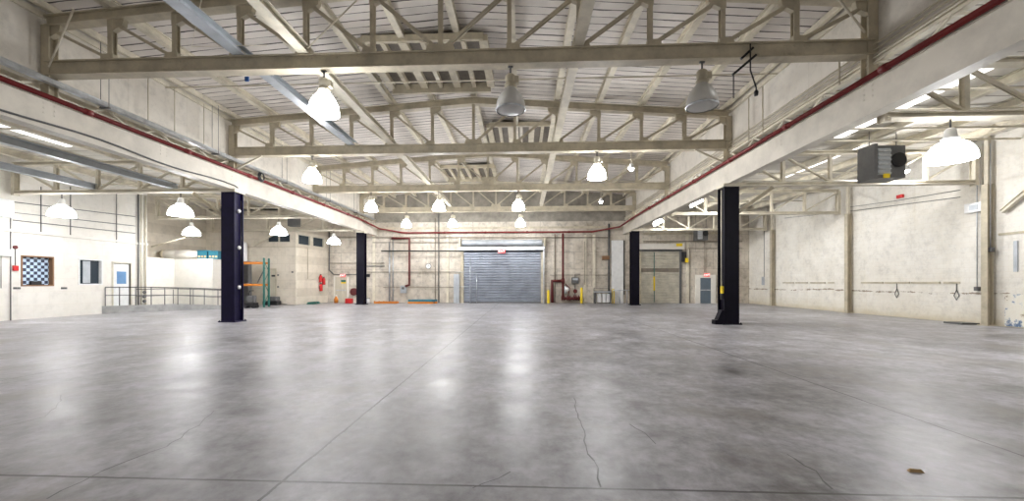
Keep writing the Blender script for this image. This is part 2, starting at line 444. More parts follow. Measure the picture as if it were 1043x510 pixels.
CRt = struct('ceiling_aisle_right', MB().box((GR+.2, YF, ZS), (XR+.25, YB, ZS+.15)), 'deckside')
for i in range(5):
    for ce, x in ((CL, GL-1.2-i*2.0), (CRt, GR+1.3+i*1.78)):
        MB().ibeam((x, YF+.1, ZS-.14), (x, YB-.05, ZS-.14), .20, .26, .03, .06).build('purlin', 'purlin', ce)
# glowing strips added where the aisle ceilings look overexposed near lamps
for ce, x, w, ya, yb in ((CRt, 9.7, .95, 10.6, 15.8), (CRt, 11.6, .95, 10.6, 16.2), (CRt, 10.2, .5, 17.2, 22.6), (CL, -14.2, .5, 10.5, 15.8), (CL, -18.2, .5, 10.5, 15.8), (CRt, 13.5, .45, 17.2, 22.6)):
    MB().box((x-w/2, ya, ZS-.02), (x+w/2, yb, ZS+.01)).build('glow_strip', 'glowstrip', ce)
# clerestory walls above the girders
for nm, x, sgn in (('wall_clerestory_left', GL-.1, -1), ('wall_clerestory_right', GR+.1, 1)):
    xa, xb = sorted((x, x+sgn*.12))
    w = struct(nm, MB().box((xa, YF, 6.68), (xb, YB, zdeck(x)-.0)), 'clere')
    MB().ibeam((x-sgn*.06, YF, 6.66), (x-sgn*.06, YB, 6.66), .16, .14, .03, .03).build('bottom_rail', 'cream', w)
    MB().bar((x-sgn*.04, YF, 8.32), (x-sgn*.04, YB, 8.32), .06, .14).build('top_rail', 'cream', w)

# ------------------------------------------------------------------ main girders
def girder(x, sgn, label):
    t = thing('roof_girder', label, 'girder', (x, 0, 5.42), 0)
    r = MB().box((-.13, YF+.05, 0.05), (.13, YB-.02, .72))
    MB().box((-.16, YF+.05, -.0), (.16, YB-.02, .055)).build('bottom_flange', 'girder', t)
    MB().box((-.19, YF+.05, .72), (.19, YB-.02, .78)).build('top_flange', 'girder', t)
    for y in [3.2+3.3*i for i in range(0, 10)]:
        for dy in (-.12, .12):
            for z in (.4, .52, .64): r.cbox((sgn*.132, y+dy, z), (.02, .035, .035))
    r.build('web', 'girder', t)
    return t
girder(GL, 1, 'deep cream painted steel girder along the left columns, dark cable clipped to its face')
girder(GR, -1, 'deep cream painted steel girder along the right column line, over the black columns')
# short posts and lacing between girder and clerestory rail
for x, sgn, side in ((GL, -1, 'left'), (GR, 1, 'right')):
    t = thing('lacing_frame', 'light zigzag steel lacing on top of the %s girder below the clerestory panels' % side, 'bracing', (x+sgn*.02, 0, 6.2))
    y = 4.0
    while y < 32:
        MB().bar((0, y, 0), (0, y+.8, .42), .05, .05).build('lacing_bar', 'cream', t)
        MB().bar((0, y+1.6, 0), (0, y+.8, .42), .05, .05).build('lacing_bar', 'cream', t)
        y += 1.65

# ------------------------------------------------------------------ trusses
def truss(name, label, group, xa, xb, zb, ztop, n, hb, ht, pw, endw, zend, mat, rivets, yloc, double_end=True):
    """riveted truss in the XZ plane; diagonals fall towards mid-span"""
    t = thing(name, label, 'truss', (0, yloc, 0), 0, group)
    mid = (xa+xb)/2; X = [xa+(xb-xa)*i/n for i in range(n+1)]
    m = MB()
    m.ibeam((xa, 0, zb), (xb, 0, zb), .30, hb, .03, .16)
    if rivets:
        for x in X[1:-1]:
            for dx in (-.28, -.17, -.06, .06, .17, .28):
                for dz in (-.09, .09): m.cbox((x+dx, -.085, zb+dz), (.03, .02, .03))
            m.cbox((x+.8, -.085, zb+.09), (.03, .02, .03)); m.cbox((x+.8, -.085, zb-.09), (.03, .02, .03))
    m.build('bottom_chord', mat, t)
    m = MB()
    for a, b in ((xa, mid), (mid, xb)): m.ibeam((a, 0, ztop(a)), (b, 0, ztop(b)), .28, ht, .03, .14)
    m.build('top_chord', mat, t)
    for i, x in enumerate(X):
        e = i in (0, n)
        w = endw if e else pw*(1.25 if i in (1, n-1) else 1)
        MB().ibeam((x, 0, (zend if e else zb+hb/2)), (x, 0, ztop(x)-ht/2+.03), w, .14 if not e else .22, .02, .03, (0, 1, 0) if True else (1, 0, 0)).build('post', mat, t)
    for i in range(n):
        a, b = (X[i], X[i+1]) if (X[i]+X[i+1])/2 < mid else (X[i+1], X[i])
        p0 = Vector((a, 0, ztop(a)-ht/2-.02)); p1 = Vector((b, 0, zb+hb/2+.03))
        d = (p1-p0).normalized()
        m = MB()
        for sy in (-.045, .045): m.bar(p0+Vector((0, sy, 0))+d*.08, p1+Vector((0, sy, 0))-d*.08, .02, .07 if ht > .2 else .055, (0, 0, 1))
        m.bar(p0+d*.08, p1-d*.08, .08, .02)
        m.build('diagonal', mat, t)
    g = .24*(ht/.26)
    for i, x in enumerate(X):
        zt = ztop(x)-ht/2; s = 1 if x < mid-.01 else -1
        if i < n and i > 0 and x == X[n//2] and n % 2 == 0: pts = None
        if abs(x-mid) > .1:
            m = MB().plate([(x-s*g*.3, zt+.04), (x+s*g*1.5, zt+.04), (x+s*g*1.35, zt-g*.55), (x+s*g*.25, zt-g*1.1), (x-s*g*.3, zt-g*1.1)] if s > 0 else
                           [(x-s*g*.3, zt-g*1.1), (x+s*g*.25, zt-g*1.1), (x+s*g*1.35, zt-g*.55), (x+s*g*1.5, zt+.04), (x-s*g*.3, zt+.04)], 0, .13)
            m.build('gusset_plate', mat, t)
        if 0 < i < n:
            z = zb+hb/2
            if abs(x-mid) < .1: pts = [(x-g*1.5, z-.02), (x+g*1.5, z-.02), (x+g*1.3, z+g*.8), (x-g*1.3, z+g*.8)]
            else: pts = [(x-s*g*1.2, z-.02), (x+s*g*.3, z-.02), (x+s*g*.3, z+g*.7), (x-s*g*.9, z+g*.7)]
            if s < 0 and abs(x-mid) >= .1: pts = pts[::-1]
            MB().plate(pts, 0, .13).build('gusset_plate', mat, t)
    return t
def ztc(x): return 8.17+.72*(1-abs(x-xm)/10)
MT = truss('roof_truss', 'riveted beige truss across the central bay, the nearest and darkest one', 'central bay roof trusses',
           GL+.02, GR-.02, 6.98, ztc, 12, .36, .26, .10, .22, 6.2, 'steel', True, ROWS[1])
for y, l in ((ROWS[0], 'beige truss across the central bay just in front of the viewer, above the top edge of view'),
             (ROWS[2], 'beige truss across the central bay standing over the two nearest black columns'),
             (ROWS[3], 'beige truss across the central bay, third from the viewer, four lamps hanging from it'),
             (ROWS[4], 'beige truss across the central bay, farthest one, just before the back wall')):
    if y == ROWS[0]: continue
    dup(MT, (0, y, 0), l)
def zta(x): return 6.62
RT = truss('aisle_truss', 'light beige lattice truss of the right aisle, the nearest one with the big dome lamp', 'right aisle trusses',
           GR+.3, XR-.46, 5.42, zta, 5, .13, .13, .09, .14, 5.3, 'cream', False, ROWS[1])
for y, l in ((ROWS[2], 'light beige lattice truss of the right aisle beside the heater box'),
             (ROWS[3], 'light beige lattice truss of the right aisle, next behind the heater box'),
             (ROWS[4], 'light beige lattice truss of the right aisle, farthest one near the back wall')):
    dup(RT, (0, y, 0), l)
LT = truss('aisle_truss', 'white lattice truss of the left aisle over the checkered window, carrying two lamps', 'left aisle trusses',
           XL+.3, GL-.3, 5.42, zta, 5, .13, .13, .09, .14, 5.3, 'cream', False, ROWS[2])
for y, l in ((ROWS[3], 'white lattice truss of the left aisle, over the ramp railing'),
             ):
    dup(LT, (0, y, 0), l)
truss('aisle_truss', 'cream lattice truss of the left aisle in front of the corner office block', 'left aisle trusses',
      XL-.9, GL-.3, 5.42, zta, 5, .13, .13, .09, .14, 5.3, 'cream', False, 29.1)

# longitudinal beams lying at bottom-chord level
def ybeam(name, label, x, z, ya, yb, w, h, mat, kind='beam'):
    m = MB().ibeam((x, ya, z), (x, yb, z), w, h, .02, .03)
    return tag(m.build(name, mat), label, kind)
ybeam('tie_beam', 'light blue-grey beam over the nearest lit lamp, running lengthwise on the trusses', -6.95, 7.27, 3.0, 16.6, .30, .2, 'greybeam')
ybeam('tie_beam', 'pale cream lengthwise beam left of the roof centre, lying on the truss bottom chords', -5.33, 7.27, 3.0, 30.1, .26, .2, 'cream')
ybeam('tie_beam', 'pale cream lengthwise beam right of the roof centre, lying on the truss bottom chords', 1.30, 7.27, 3.0, 30.1, .24, .2, 'cream')
ybeam('tie_beam', 'dark grey beam hung in the left aisle, the one nearer the left girder', -14.55, 5.62, 8.5, 16.7, .2, .24, 'greybeam')
ybeam('tie_beam', 'light grey beam hung in the left aisle, the one nearer the left wall', -17.9, 5.62, 10.5, 16.7, .2, .24, 'greybeam')

# skylight hatches
for xa, xb, ya, yb, l in ((-4.9, -1.2, 12.3, 15.3, 'slatted roof hatch behind the nearest truss, left of centre'),
                          (-1.6, 1.4, 19.2, 22.2, 'slatted roof hatch over the middle of the bay behind the second truss'),
                          (-5.3, -1.9, 26.0, 28.8, 'slatted roof hatch far back above the roll-up door')):
    t = thing('roof_hatch', l, 'roof hatch', ((xa+xb)/2, (ya+yb)/2, 8.85)); L = xb-xa; W = yb-ya
    z = .12
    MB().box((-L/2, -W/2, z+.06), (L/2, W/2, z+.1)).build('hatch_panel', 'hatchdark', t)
    for s in (-1, 1): MB().box((-L/2, s*W/2-.06, (-.16 if s > 0 else .02)), (L/2, s*W/2+.06, z+.1)).build('trimmer', 'steel', t)
    k = 6
    for i in range(k+1):
        x = -L/2+L*i/k; w = .07 if i % 2 else .13
        MB().box((x-w, -W/2, -.0), (x+w, W/2, z+.06)).build('rib', 'steel', t)

# ------------------------------------------------------------------ columns
def column(x, y, mat, label, w=.56):
    t = thing('steel_column', label, 'column', (x, y, 0))
    MB().ibeam((0, 0, .04), (0, 0, 5.30), w, w, .05, .36, (0, 1, 0)).build('shaft', mat, t)
    MB().box((-w/2-.08, -w/2-.08, 0), (w/2+.08, w/2+.08, .045)).build('base_plate', mat, t, bevel=.008)
    MB().box((-w/2-.04, -w/2-.04, 5.30), (w/2+.04, w/2+.04, 5.42)).build('cap_plate', 'cream', t)
    for sx in (-1, 1):
        for sy in (-1, 1):
            MB().lathe([(.022, .045), (.022, .085)], (sx*(w/2+.04), sy*(w/2+.04), 0), 6).build('anchor_bolt', mat, t)
    return t
c1 = column(GL, 16.5, 'navy', 'dark navy steel column, the near one on the left')
c2 = column(GR, 16.5, 'blackcol', 'black steel column, the near one on the right with a yellow tag')
c3 = column(GL, 30.1, 'blackcol', 'black steel column on the left in front of the white exit door')
c4 = column(GR, 30.1, 'blackcol', 'black steel column on the right in front of the beige roll-up door')
for z in (4.55, 3.05, 1.42):
    MB().lathe([(.0, 0), (.07, 0), (.085, .03), (.06, .07), (.0, .08)], (0, 0, 0), 12, axis='x', caps=False).build('sensor', 'signwhite', c1, loc=None).location = (.29, -.05, z)
MB().tube([(.3, .08, 0.5), (.3, .08, 5.0)], .02).build('conduit', 'black', c1)
MB().tube([(-.31, -.1, 1.0), (-.31, -.1, 5.2)], .025).build('conduit', 'cream', c2)
m = MB(); m.plate([(-.62, 0), (-.28, 0), (-.28, .55), (-.36, .55), (-.52, .18), (-.62, .16)][::-1], -.12, .3); m.build('corner_guard', 'blackcol', c2)
m = MB(); m.box((-.36, -.25, 1.2), (-.29, -.12, 1.47)); m.build('yellow_tag', 'yellow', c2)
MB().box((-.37, -.24, .95), (-.29, -.13, 1.2)).build('switch_box', 'black', c2)
# knee braces
for x, s, l in ((GL, -1, 'pale knee brace on the outer side of the near navy column'), (GR, 1, 'pale knee brace on the outer side of the near black column on the right')):
    m = MB().ibeam((x+s*.28, 16.5, 4.3), (x+s*1.7, 16.5, 5.33), .12, .12, .015, .03)
    tag(m.build('knee_brace', 'steel'), l, 'brace')
for x, s, l in ((GL, 1, 'pale knee brace from girder up to the truss over the near navy column'), (GR, -1, 'pale knee brace from girder up to the truss over the near black column')):
    m = MB().bar((x+s*.26, 16.35, 6.26), (x+s*1.35, 16.35, 6.79), .07, .07)
    tag(m.build('knee_brace', 'cream'), l, 'brace')
for xa, za, xb, zb_, y, l in ((-19.6, 4.3, -17.6, 5.33, 29.0, 'cream slanting brace in front of the office block, left one above the tank'),):
    tag(MB().ibeam((xa, y, za), (xb, y, zb_), .12, .12, .015, .03).build('knee_brace', 'cream'), l, 'brace')
# wall columns and pilasters on the right wall
for y, l in ((16.3, 'slim tan steel post against the right wall, nearest one'), (22.95, 'slim tan steel post against the right wall, middle one beside a broad pilaster'), (29.7, 'slim tan steel post against the right wall, farthest one')):
    t = thing('wall_post', l, 'column', (XR-.2, y, 0), 0, 'posts along the right wall')
    MB().ibeam((0, 0, 0.02), (0, 0, 5.3), .22, .22, .02, .03, (1, 0, 0)).build('shaft', 'steel', t)
    MB().box((-.18, -.18, 0), (.18, .18, .03)).build('base_plate', 'steel', t)
    MB().bar((0, .0, 5.3), (0, 0, ZS-.01), .1, .14).build('upper_stub', 'cream', t)
for i, (y, w) in enumerate(((16.95, .75), (23.6, .85), (30.4, .7), (10.5, .8))):
    struct('trim_%d' % (i+2), MB().box((XR-.12, y-w/2, 0), (XR, y+w/2, 6.9)), 'wallR')
tag(MB().ibeam((XR-.12, 15.9, 4.2), (XR-.12, 12.5, 6.9), .12, .14, .015, .03).build('wall_brace', 'cream'), 'cream diagonal brace on the right wall at the right edge of view', 'brace')
tag(MB().ibeam((XR-.5, 14.0, 4.9), (XR-.5, 14.0, 6.97), .3, .3, .02, .03, (1,0,0)).build('hanging_post', 'steel'), 'short tan hanging post high by the right wall', 'post')

# ------------------------------------------------------------------ lamps
LAMPS = []
def bell_lamp(loc, label, lit, hang, group):
    """loc = centre of the shade's rim"""
    t = thing('high_bay_lamp', label, 'lamp', loc, 0, group)
    prof = [(.335, 0), (.350, .03), (.345, .12), (.32, .23), (.27, .34), (.20, .44), (.15, .50), (.12, .54)]
    inner = []
    prof = [(.0, -.035), (.14, -.03), (.26, -.015)]+prof
    MB().lathe(prof+inner, n=48, flute=.012, caps=False).build('lamp_shade', 'lit' if lit else 'offshade', t)
    MB().lathe([(.35, -.01), (.362, 0), (.362, .035), (.35, .04)], n=32, caps=False).build('rim', 'galv' if not lit else 'lit', t)
    MB().lathe([(.0, .53), (.13, .53), (.15, .58), (.13, .62), (.10, .64), (.12, .68), (.12, .82), (.08, .86), (.0, .86)], n=16, caps=False).build('ballast_housing', 'cream' if lit else 'steel', t)
    MB().box((.06, -.07, .64), (.2, .07, .8)).build('junction_box', 'steel', t)
    MB().tube([(0, 0, .85), (0, 0, hang)], .022, 6).tube([(-.06, 0, hang-.02), (.06, 0, hang-.02)], .03, 6).build('hook', 'darkgrey', t)
    MB().lathe([(.0, .15), (.06, .17), (.08, .25), (.05, .38), (.04, .5)], n=12, caps=False).build('bulb', 'lit' if lit else 'signwhite', t)
    return t
def dome_lamp(loc, label, hang, group):
    t = thing('dome_lamp', label, 'lamp', loc, 0, group)
    prof = [(.44, 0), (.44, .03), (.425, .14), (.38, .25), (.31, .34), (.22, .41), (.12, .44)]
    inner = [(.12, .42), (.21, .39), (.30, .32), (.37, .23), (.41, .13), (.425, 0)]
    MB().lathe(prof+inner, n=48, flute=.006, caps=False).build('lamp_shade', 'litdome', t)
    MB().lathe([(0, .43), (.15, .43), (.17, .5), (.12, .54), (.10, .7), (.06, .74), (0, .74)], n=16, caps=False).build('ballast_housing', 'signwhite', t)
    MB().tube([(0, 0, .72), (0, 0, hang)], .02, 6).build('hanger_rod', 'darkgrey', t)
    return t
def plight(loc, e, c=(.98, .98, 1), r=.16, name='lamp_light'):
    l = bpy.data.lights.new(name, 'POINT'); l.energy = e; l.color = c; l.shadow_soft_size = r
    o = bpy.data.objects.new(name, l); COL.objects.link(o); o.location = loc; return o
PB = 150
bell = [(330, 115, 9.9, 1, 'lit bell lamp, largest of the central bay, glowing left of the nearest truss centre'),
        (520, 112, 9.9, 0, 'unlit grey glass bell lamp hanging near the middle of the nearest truss'),
        (715, 108, 9.9, 0, 'unlit grey glass bell lamp hanging at the right of the nearest truss'),
        (318, 186, 16.5, 1, 'lit bell lamp under the second truss, just right of the left girder'),
        (608, 185, 16.5, 1, 'lit bell lamp under the second truss, right of the roof centre'),
        (378, 215, 23.3, 1, 'lit bell lamp under the third truss, leftmost of that row'),
        (447, 214, 23.3, 1, 'lit bell lamp under the third truss, second from the left'),
        (528, 213, 23.3, 1, 'lit bell lamp under the third truss, above the roll-up door'),
        (414, 231, 30.1, 1, 'small lit bell lamp in the farthest row, left of its three lamps'),
        (461, 231, 30.1, 1, 'small lit bell lamp in the farthest row, middle of its three lamps'),
        (530, 231, 30.1, 1, 'small lit bell lamp in the farthest row, right of its three lamps')]
for u, v, y, lit, l in bell:
    p = aty(u, v, y); p.z = 5.74
    bell_lamp(p, l, lit, 1.07, 'central bay high bay lamps')
    if lit: plight(p+Vector((0, 0, -.16)), PB*(1 if y < 20 else 1.35 if y < 28 else .55))
for x, y in ((-8.7, 3.2), (-.3, 3.2), (4.2, 3.2)):
    plight((x, y, 5.62), PB*.3)  # lights for an unseen lamp row above the view, no fixtures
dome = [(63, 220, 16.5, 'lit dome lamp above the checkered window'),
        (184, 220, 16.5, 'lit dome lamp just left of the near navy column, the larger upper one'),
        (195, 240, 23.3, 'lit dome lamp over the ramp, the smaller lower one left of the navy column'),
        (284, 240, 23.3, 'lit dome lamp in front of the corner office windows'),
        (340, 250, 28.9, 'small lit dome lamp in front of the back wall, left of the far black column'),
        (968, 163, 9.9, 'largest lit dome lamp in the right aisle')]
for u, v, y, l in dome:
    p = aty(u, v, y); p.z = 4.40
    dome_lamp(p, l, .94, 'aisle dome lamps')
    plight(p+Vector((0, 0, -.1)), PB*.48)
plight((-18, 8, 4.4), PB*.8); plight((13, 3.2, 4.4), PB*.6)  # two unseen aisle lights, without fixtures
# bare flood lamps fixed to the trusses
def flood(loc, label, e, r=.1, aim=None):
    t = thing('flood_lamp', label, 'lamp', loc, 0)
    MB().lathe([(0, -.12), (r*.6, -.1), (r, -.04), (r*.97, 0)], n=20, caps=False, axis='z').build('lens', 'bulb', t)
    MB().lathe([(r*1.1, -.03), (r*1.15, .03), (r*.8, .12), (.04, .18), (0, .2)], n=20, caps=False).build('housing', 'signwhite', t)
    MB().tube([(0, 0, .18), (0, 0, .6)], .018, 6).build('stem', 'steel', t)
    plight(Vector(loc)+Vector((0, 0, -.2)), e*.18, r=.08)
flood(aty(643, 171, 16.3), 'small glaring flood lamp under the second truss, right of the lit bell lamp', 300)
flood(aty(612, 205, 23.0), 'small glaring flood lamp under the third truss at its right', 250)
flood(aty(923, 173, 16.2), 'small glaring flood lamp beside the heater box in the right aisle', 900)
for u, v, y, l in ((671, 228, 29.2, 'small tilted white shade lamp in the right aisle, over the far roll-up door'), (710, 208, 22.4, 'tilted white shade lamp in the right aisle just left of the near right column')):
    p = aty(u, v, y)
    t = thing('tilted_lamp', l, 'lamp', p); t.rotation_euler = (0, -.5, 0)
    MB().lathe([(.36, 0), (.34, .15), (.25, .3), (.12, .38), (.1, .36), (.23, .28), (.32, .14), (.34, 0)], n=32, caps=False).build('lamp_shade', 'litdome', t)
    MB().lathe([(0, .36), (.12, .36), (.1, .55), (0, .57)], n=14, caps=False).build('ballast_housing', 'signwhite', t)
    MB().tube([(0, 0, .55), (0.15, 0, ZS-.27-p.z-.06)], .02, 6).build('hanger_rod', 'cream', t)
    sl_ = bpy.data.lights.new('lamp_spot', 'SPOT'); sl_.energy = PB*3; sl_.spot_size = 2.2; sl_.spot_blend = .6; sl_.shadow_soft_size = .15
    so = bpy.data.objects.new('lamp_spot', sl_); COL.objects.link(so); so.location = p+Vector((.2, 0, -.15))
    so.rotation_euler = Vector((1, -.15, -.55)).to_track_quat('-Z', 'Y').to_euler()

# ------------------------------------------------------------------ pipes along the girders and back wall
def pipe(name, pts, r, mat, label, cat='pipe', group=None, n=8, extra=None):
    o = MB().tube(pts, r, n)
    if extra: extra(o)
    return tag(o.build(name, mat), label, cat, group)
def couplings(pts, r, every):
    def f(m):
        for a, b in zip(pts, pts[1:]):
            a, b = Vector(a), Vector(b); L = (b-a).length; k = int(L/every)
            for i in range(1, k+1):
                p = a.lerp(b, i*every/L) if L else a; d = (b-a).normalized()*.08
                m.tube([p-d, p+d], r*1.35, 8)
    return f
zr = 5.62
SPM = [(GL+.27, 4.0, 6.2), (GL+.27, 29.0, 6.2), (GL+.6, 32.2, 5.9), (-9.6, 32.7, zr), (GR-2.6, 32.7, zr), (GR-.6, 32.0, 5.9), (GR-.27, 29.0, 6.2), (GR-.27, 2.0, 6.2)]
pipe('sprinkler_main', SPM, .065, 'red', 'long dark red sprinkler pipe running along both girders and across the back wall', 'pipe', extra=couplings(SPM, .065, 3.3))
# galvanised cable duct on the left with hangers
t = thing('cable_duct', 'bright galvanised cable duct hung along the top of the left girder', 'cable duct', (GL+.42, 0, 6.52))
MB().box((-.07, 4.0, -.05), (.07, 31.5, .05)).build('duct', 'galv', t)
MB().tube([(-.02, 4.0, .085), (-.02, 31.5, .085)], .03, 6).build('conduit', 'galv', t)
for y in (6.6, 10.9, 15.0, 19.5, 24.0, 28.0):
    m = MB().box((-.14, y-.03, -.09), (.14, y+.03, -.06))
    for s in (-.12, .12): m.tube([(s, y, -.07), (s, y, 1.75)], .009, 5)
    m.build('hanger', 'darkgrey', t)
for i, (x, z) in enumerate(((GR-.02, 6.78), (GR-.02, 6.9), (GR-.02, 7.02))):
    pipe('conduit', [(x, 3, z), (x, 32.5, z)], .018, 'steel', 'thin conduit along the foot of the right clerestory panels', 'conduit', 'conduits on the right clerestory')
pts = [(GL+.17, y, 5.56+.05*math.sin(y*1.3)) for y in [5+i*.6 for i in range(20)]]+[(GL+.3, 16.4, 5.5)]
pipe('cable', pts, .025, 'darkgrey', 'dark sagging cable clipped along the face of the left girder', 'cable', n=6)
# round coil on the left girder
p = atx(265, 180, GL+.36)
t = thing('cable_coil', 'black round coil of cable hung on the left girder right of the navy column', 'coil', p)
for i, r in enumerate((.2, .17, .14)):
    MB().tube([(.05*math.cos(0)+.02*i, r*math.cos(a*PI/8), r*math.sin(a*PI/8)) for a in range(17)], .03, 6).build('loop', 'black', t)
# sprinkler branch lines in the right aisle (crosswise)
for i, y in enumerate((11.4, 12.7, 14.2, 15.4, 19.8, 26.5)):
    pipe('branch_pipe', [(GR+.35, y, 6.70), (XR-.05, y, 6.70)], .035, 'cream', 'thin cream pipe running crosswise under the right aisle roof', 'pipe', 'crosswise pipes under the right aisle roof', 6)
for i, y in enumerate((12.5, 19.8, 26.5)):
    pipe('branch_pipe', [(XL+.3, y, 6.55), (GL-.35, y, 6.55)], .035, 'cream', 'thin cream pipe running crosswise under the left aisle roof', 'pipe', 'crosswise pipes under the left aisle roof', 6)
for i, y in enumerate((13.2, 19.9, 26.7)):
    pipe('branch_pipe', [(GL+.1, y, 8.1), (GR-.1, y, 8.1)], .022, 'cream', 'thin cream pipe running crosswise under the central roof', 'pipe', 'crosswise pipes under the central roof', 6)
pipe('sprinkler_pipe', [(GR+1.0, 17.4, 5.75), (14.8, 17.4, 5.75)], .05, 'white', 'white pipe crossing the right aisle just above the lattice truss', 'pipe')
pipe('wire', [atz(205, 0, 7.6), Vector((-8.0, 9.6, 7.3)), Vector((-6.2, 9.7, 7.35))], .01, 'cream', 'thin pale wire slanting across the upper left of the nearest truss', 'wire', n=5)
pipe('tie_rod', [(-4.0, 9.75, 8.4), (-5.3, 9.75, 7.2)], .018, 'cream', 'thin pale rod crossing a diagonal of the nearest truss', 'rod', n=6)
pipe('tie_rod', [(GL+1.0, 9.6, 8.3), (GL+.35, 9.6, 6.9)], .022, 'cream', 'pale slanted rod at the left end of the nearest truss', 'rod', n=6)
pipe('tie_rod', [(GR-1.2, 9.6, 8.35), (GR-.35, 9.6, 7.2)], .025, 'cream', 'pale slanted rod at the right end of the nearest truss', 'rod', n=6)
# dark bracket on the nearest truss
t = thing('hanging_bracket', 'dark bracket with two bars and drop rods hung on the nearest truss, right side', 'bracket', aty(760, 66, 9.6))
MB().bar((-.3, 0, -.22), (.22, .0, .22), .05).build('bar', 'black', t)
MB().bar((-.05, .12, .2), (.22, .12, .45), .05).build('bar', 'black', t)
MB().tube([(.12, .05, .5), (.12, .05, -.1), (.25, .05, -.5), (.25, .05, -.62)], .018, 6).build('drop_rod', 'black', t)
MB().tube([(-.28, 0, -.2), (-.28, 0, -.75)], .014, 6).build('drop_rod', 'black', t)
MB().lathe([(.04, -.68), (.05, -.6), (.02, -.55)], (.25, .05, 0), 8).build('hook', 'black', t)
tag(MB().cbox(aty(251.5, 80.5, 9.72), (.09, .03, .11)).build('tag_plate', flat('blue_tag_enamel', (.02, .09, .3))), 'tiny blue tag hanging under the nearest truss, left side', 'tag')
# ------------------------------------------------------------------ left wall openings and fittings
w1 = struct('window_1', MB().box((XL-.20, wy[1], z0), (XL-.18, wy[2], z1)), 'check', loc=(XL-.19, (wy[1]+wy[2])/2, (z0+z1)/2))
def frame(y0, y1, za, zb, t, x0, x1):
    m = MB(); m.box((x0, y0, za), (x1, y0+t, zb)); m.box((x0, y1-t, za), (x1, y1, zb)); m.box((x0, y0+t, za), (x1, y1-t, za+t)); m.box((x0, y0+t, zb-t), (x1, y1-t, zb)); return m
struct('trim_11', frame(wy[1]-.05, wy[2]+.05, z0-.05, z1+.05, .06, XL-.18, XL+.02), 'brown')
w2 = struct('window_2', MB().box((XL-.16, wy[3], 1.54), (XL-.14, wy[4], z1)), 'glass')
frame(wy[3]-.04, wy[4]+.04, 1.5, z1+.04, .06, XL-.14, XL+.02).build('window_frame', 'doorwhite', w2)
MB().box((XL-.13, 19.55, 1.6), (XL-.11, 19.9, 2.7)).build('blind', 'greybeam', w2)
tag(MB().box((XL-.17, 17.35, 1.5), (XL-.05, 17.75, 1.68)).build('desk_phone', 'black', bevel=.01), 'black box standing on the sill of the checkered window', 'box')
d1 = struct('door_1', MB().box((XL-.1, wy[5]+.03, .38), (XL-.05, wy[6]-.03, 2.63)), 'doorwhite')
MB().box((XL-.05, 21.2, 1.55), (XL-.04, 21.72, 2.22)).build('window_pane', flat('blue_pane', (.16, .30, .52), .15), d1)
MB().lathe([(.03, 0), (.03, .06)], (XL-.05, 21.08, 1.35), 10, axis='x').build('door_handle', 'galv', d1)
m = MB(); m.box((XL-.1, wy[5]-.07, .38), (XL+.03, wy[5], 2.73)); m.box((XL-.1, wy[6], .38), (XL+.03, wy[6]+.07, 2.73)); m.box((XL-.1, wy[5], 2.66), (XL+.03, wy[6], 2.73)); m.build('door_frame', 'beigedoor', d1)
def lp(u, v, off=.04): p = atx(u, v, XL); p.x += off; return p
t = thing('fire_alarm', 'red alarm pull box on the left wall beside the checkered window', 'alarm', lp(15, 273, 0))
MB().box((0, -.09, -.11), (.07, .09, .11)).build('body', 'brightred', t)
MB().tube([(.03, 0, .1), (.03, 0, .85)], .014, 6).build('conduit', 'darkgrey', t)
MB().lathe([(.08, 0), (.08, .06)], (0, 0, .9), 12, axis='x').build('horn', 'maroon', t)
for u, l in ((17, 'small dark twin outlet low on the left wall under the checkered window'), (65, 'small dark twin outlet low on the left wall between the two windows')):
    p = lp(u, 293.5, 0); m = MB()
    m.box((p.x, p.y-.12, p.z-.04), (p.x+.03, p.y-.01, p.z+.05)); m.box((p.x, p.y+.02, p.z-.04), (p.x+.03, p.y+.12, p.z+.05)); tag(m.build('wall_outlet', 'darkgrey'), l, 'outlet')
p = lp(3, 257, 0)
t = thing('electrical_panel', 'white electrical box with drop conduits at the left edge of view', 'electrical box', p)
MB().box((0, -.5, -.15), (.14, .25, .15)).build('box', 'signwhite', t, bevel=.01)
MB().tube([(.05, -.1, -.15), (.05, -.1, -1.5)], .012, 6).build('conduit', 'darkgrey', t)
MB().tube([(.05, -.3, .15), (.05, -.3, 1.4)], .012, 6).build('conduit', 'darkgrey', t)
tag(MB().box((XL, 15.7, 4.35), (XL+.2, 16.55, 5.1)).build('wall_cabinet', 'signwhite', bevel=.02), 'white cabinet high on the left wall at the left edge of view', 'cabinet')
for pts, l in (([(10, 327), (10, 216), (137, 230)], 'grey conduit rising beside the red alarm box and running right along the wall'),
               ([(0, 204), (137, 220.5)], 'upper straight conduit along the left wall'),
               ([(41, 190), (41, 236)], 'dark vertical conduit above the checkered window'),
               ([(71, 190), (71, 241)], 'dark vertical conduit between the two wall windows'),
               ([(118, 195), (118, 247)], 'dark vertical conduit above the white door'),
               ([(12, 224), (137, 237.5)], 'lower straight conduit along the left wall')):
    pipe('conduit', [lp(*q) for q in pts], .018, 'darkgrey', l, 'conduit', n=6)
for i, u in enumerate((139.5, 142.5, 147)):
    q = lp(u, 260, .08); pipe('riser_pipe', [(q.x, q.y, .2 if i else .02), (q.x, q.y, 6.6)], (.035, .025, .04)[i], ('darkgrey', 'steel', 'cream')[i],
                              ('dark riser pipe right of the white door', 'tan riser pipe between two others at the wall end', 'cream riser pipe at the end of the left wall')[i], 'pipe')
q = lp(144, 302, .12)
t = thing('valve_set', 'dark valve fittings low on the riser pipes beside the railing', 'valve', q)
for vz in (-.25, 0, .25): MB().lathe([(.06, 0), (.09, .04), (.09, .1), (.05, .14)], (0, 0, vz), 10, axis='x').build('valve_body', 'darkgrey', t)

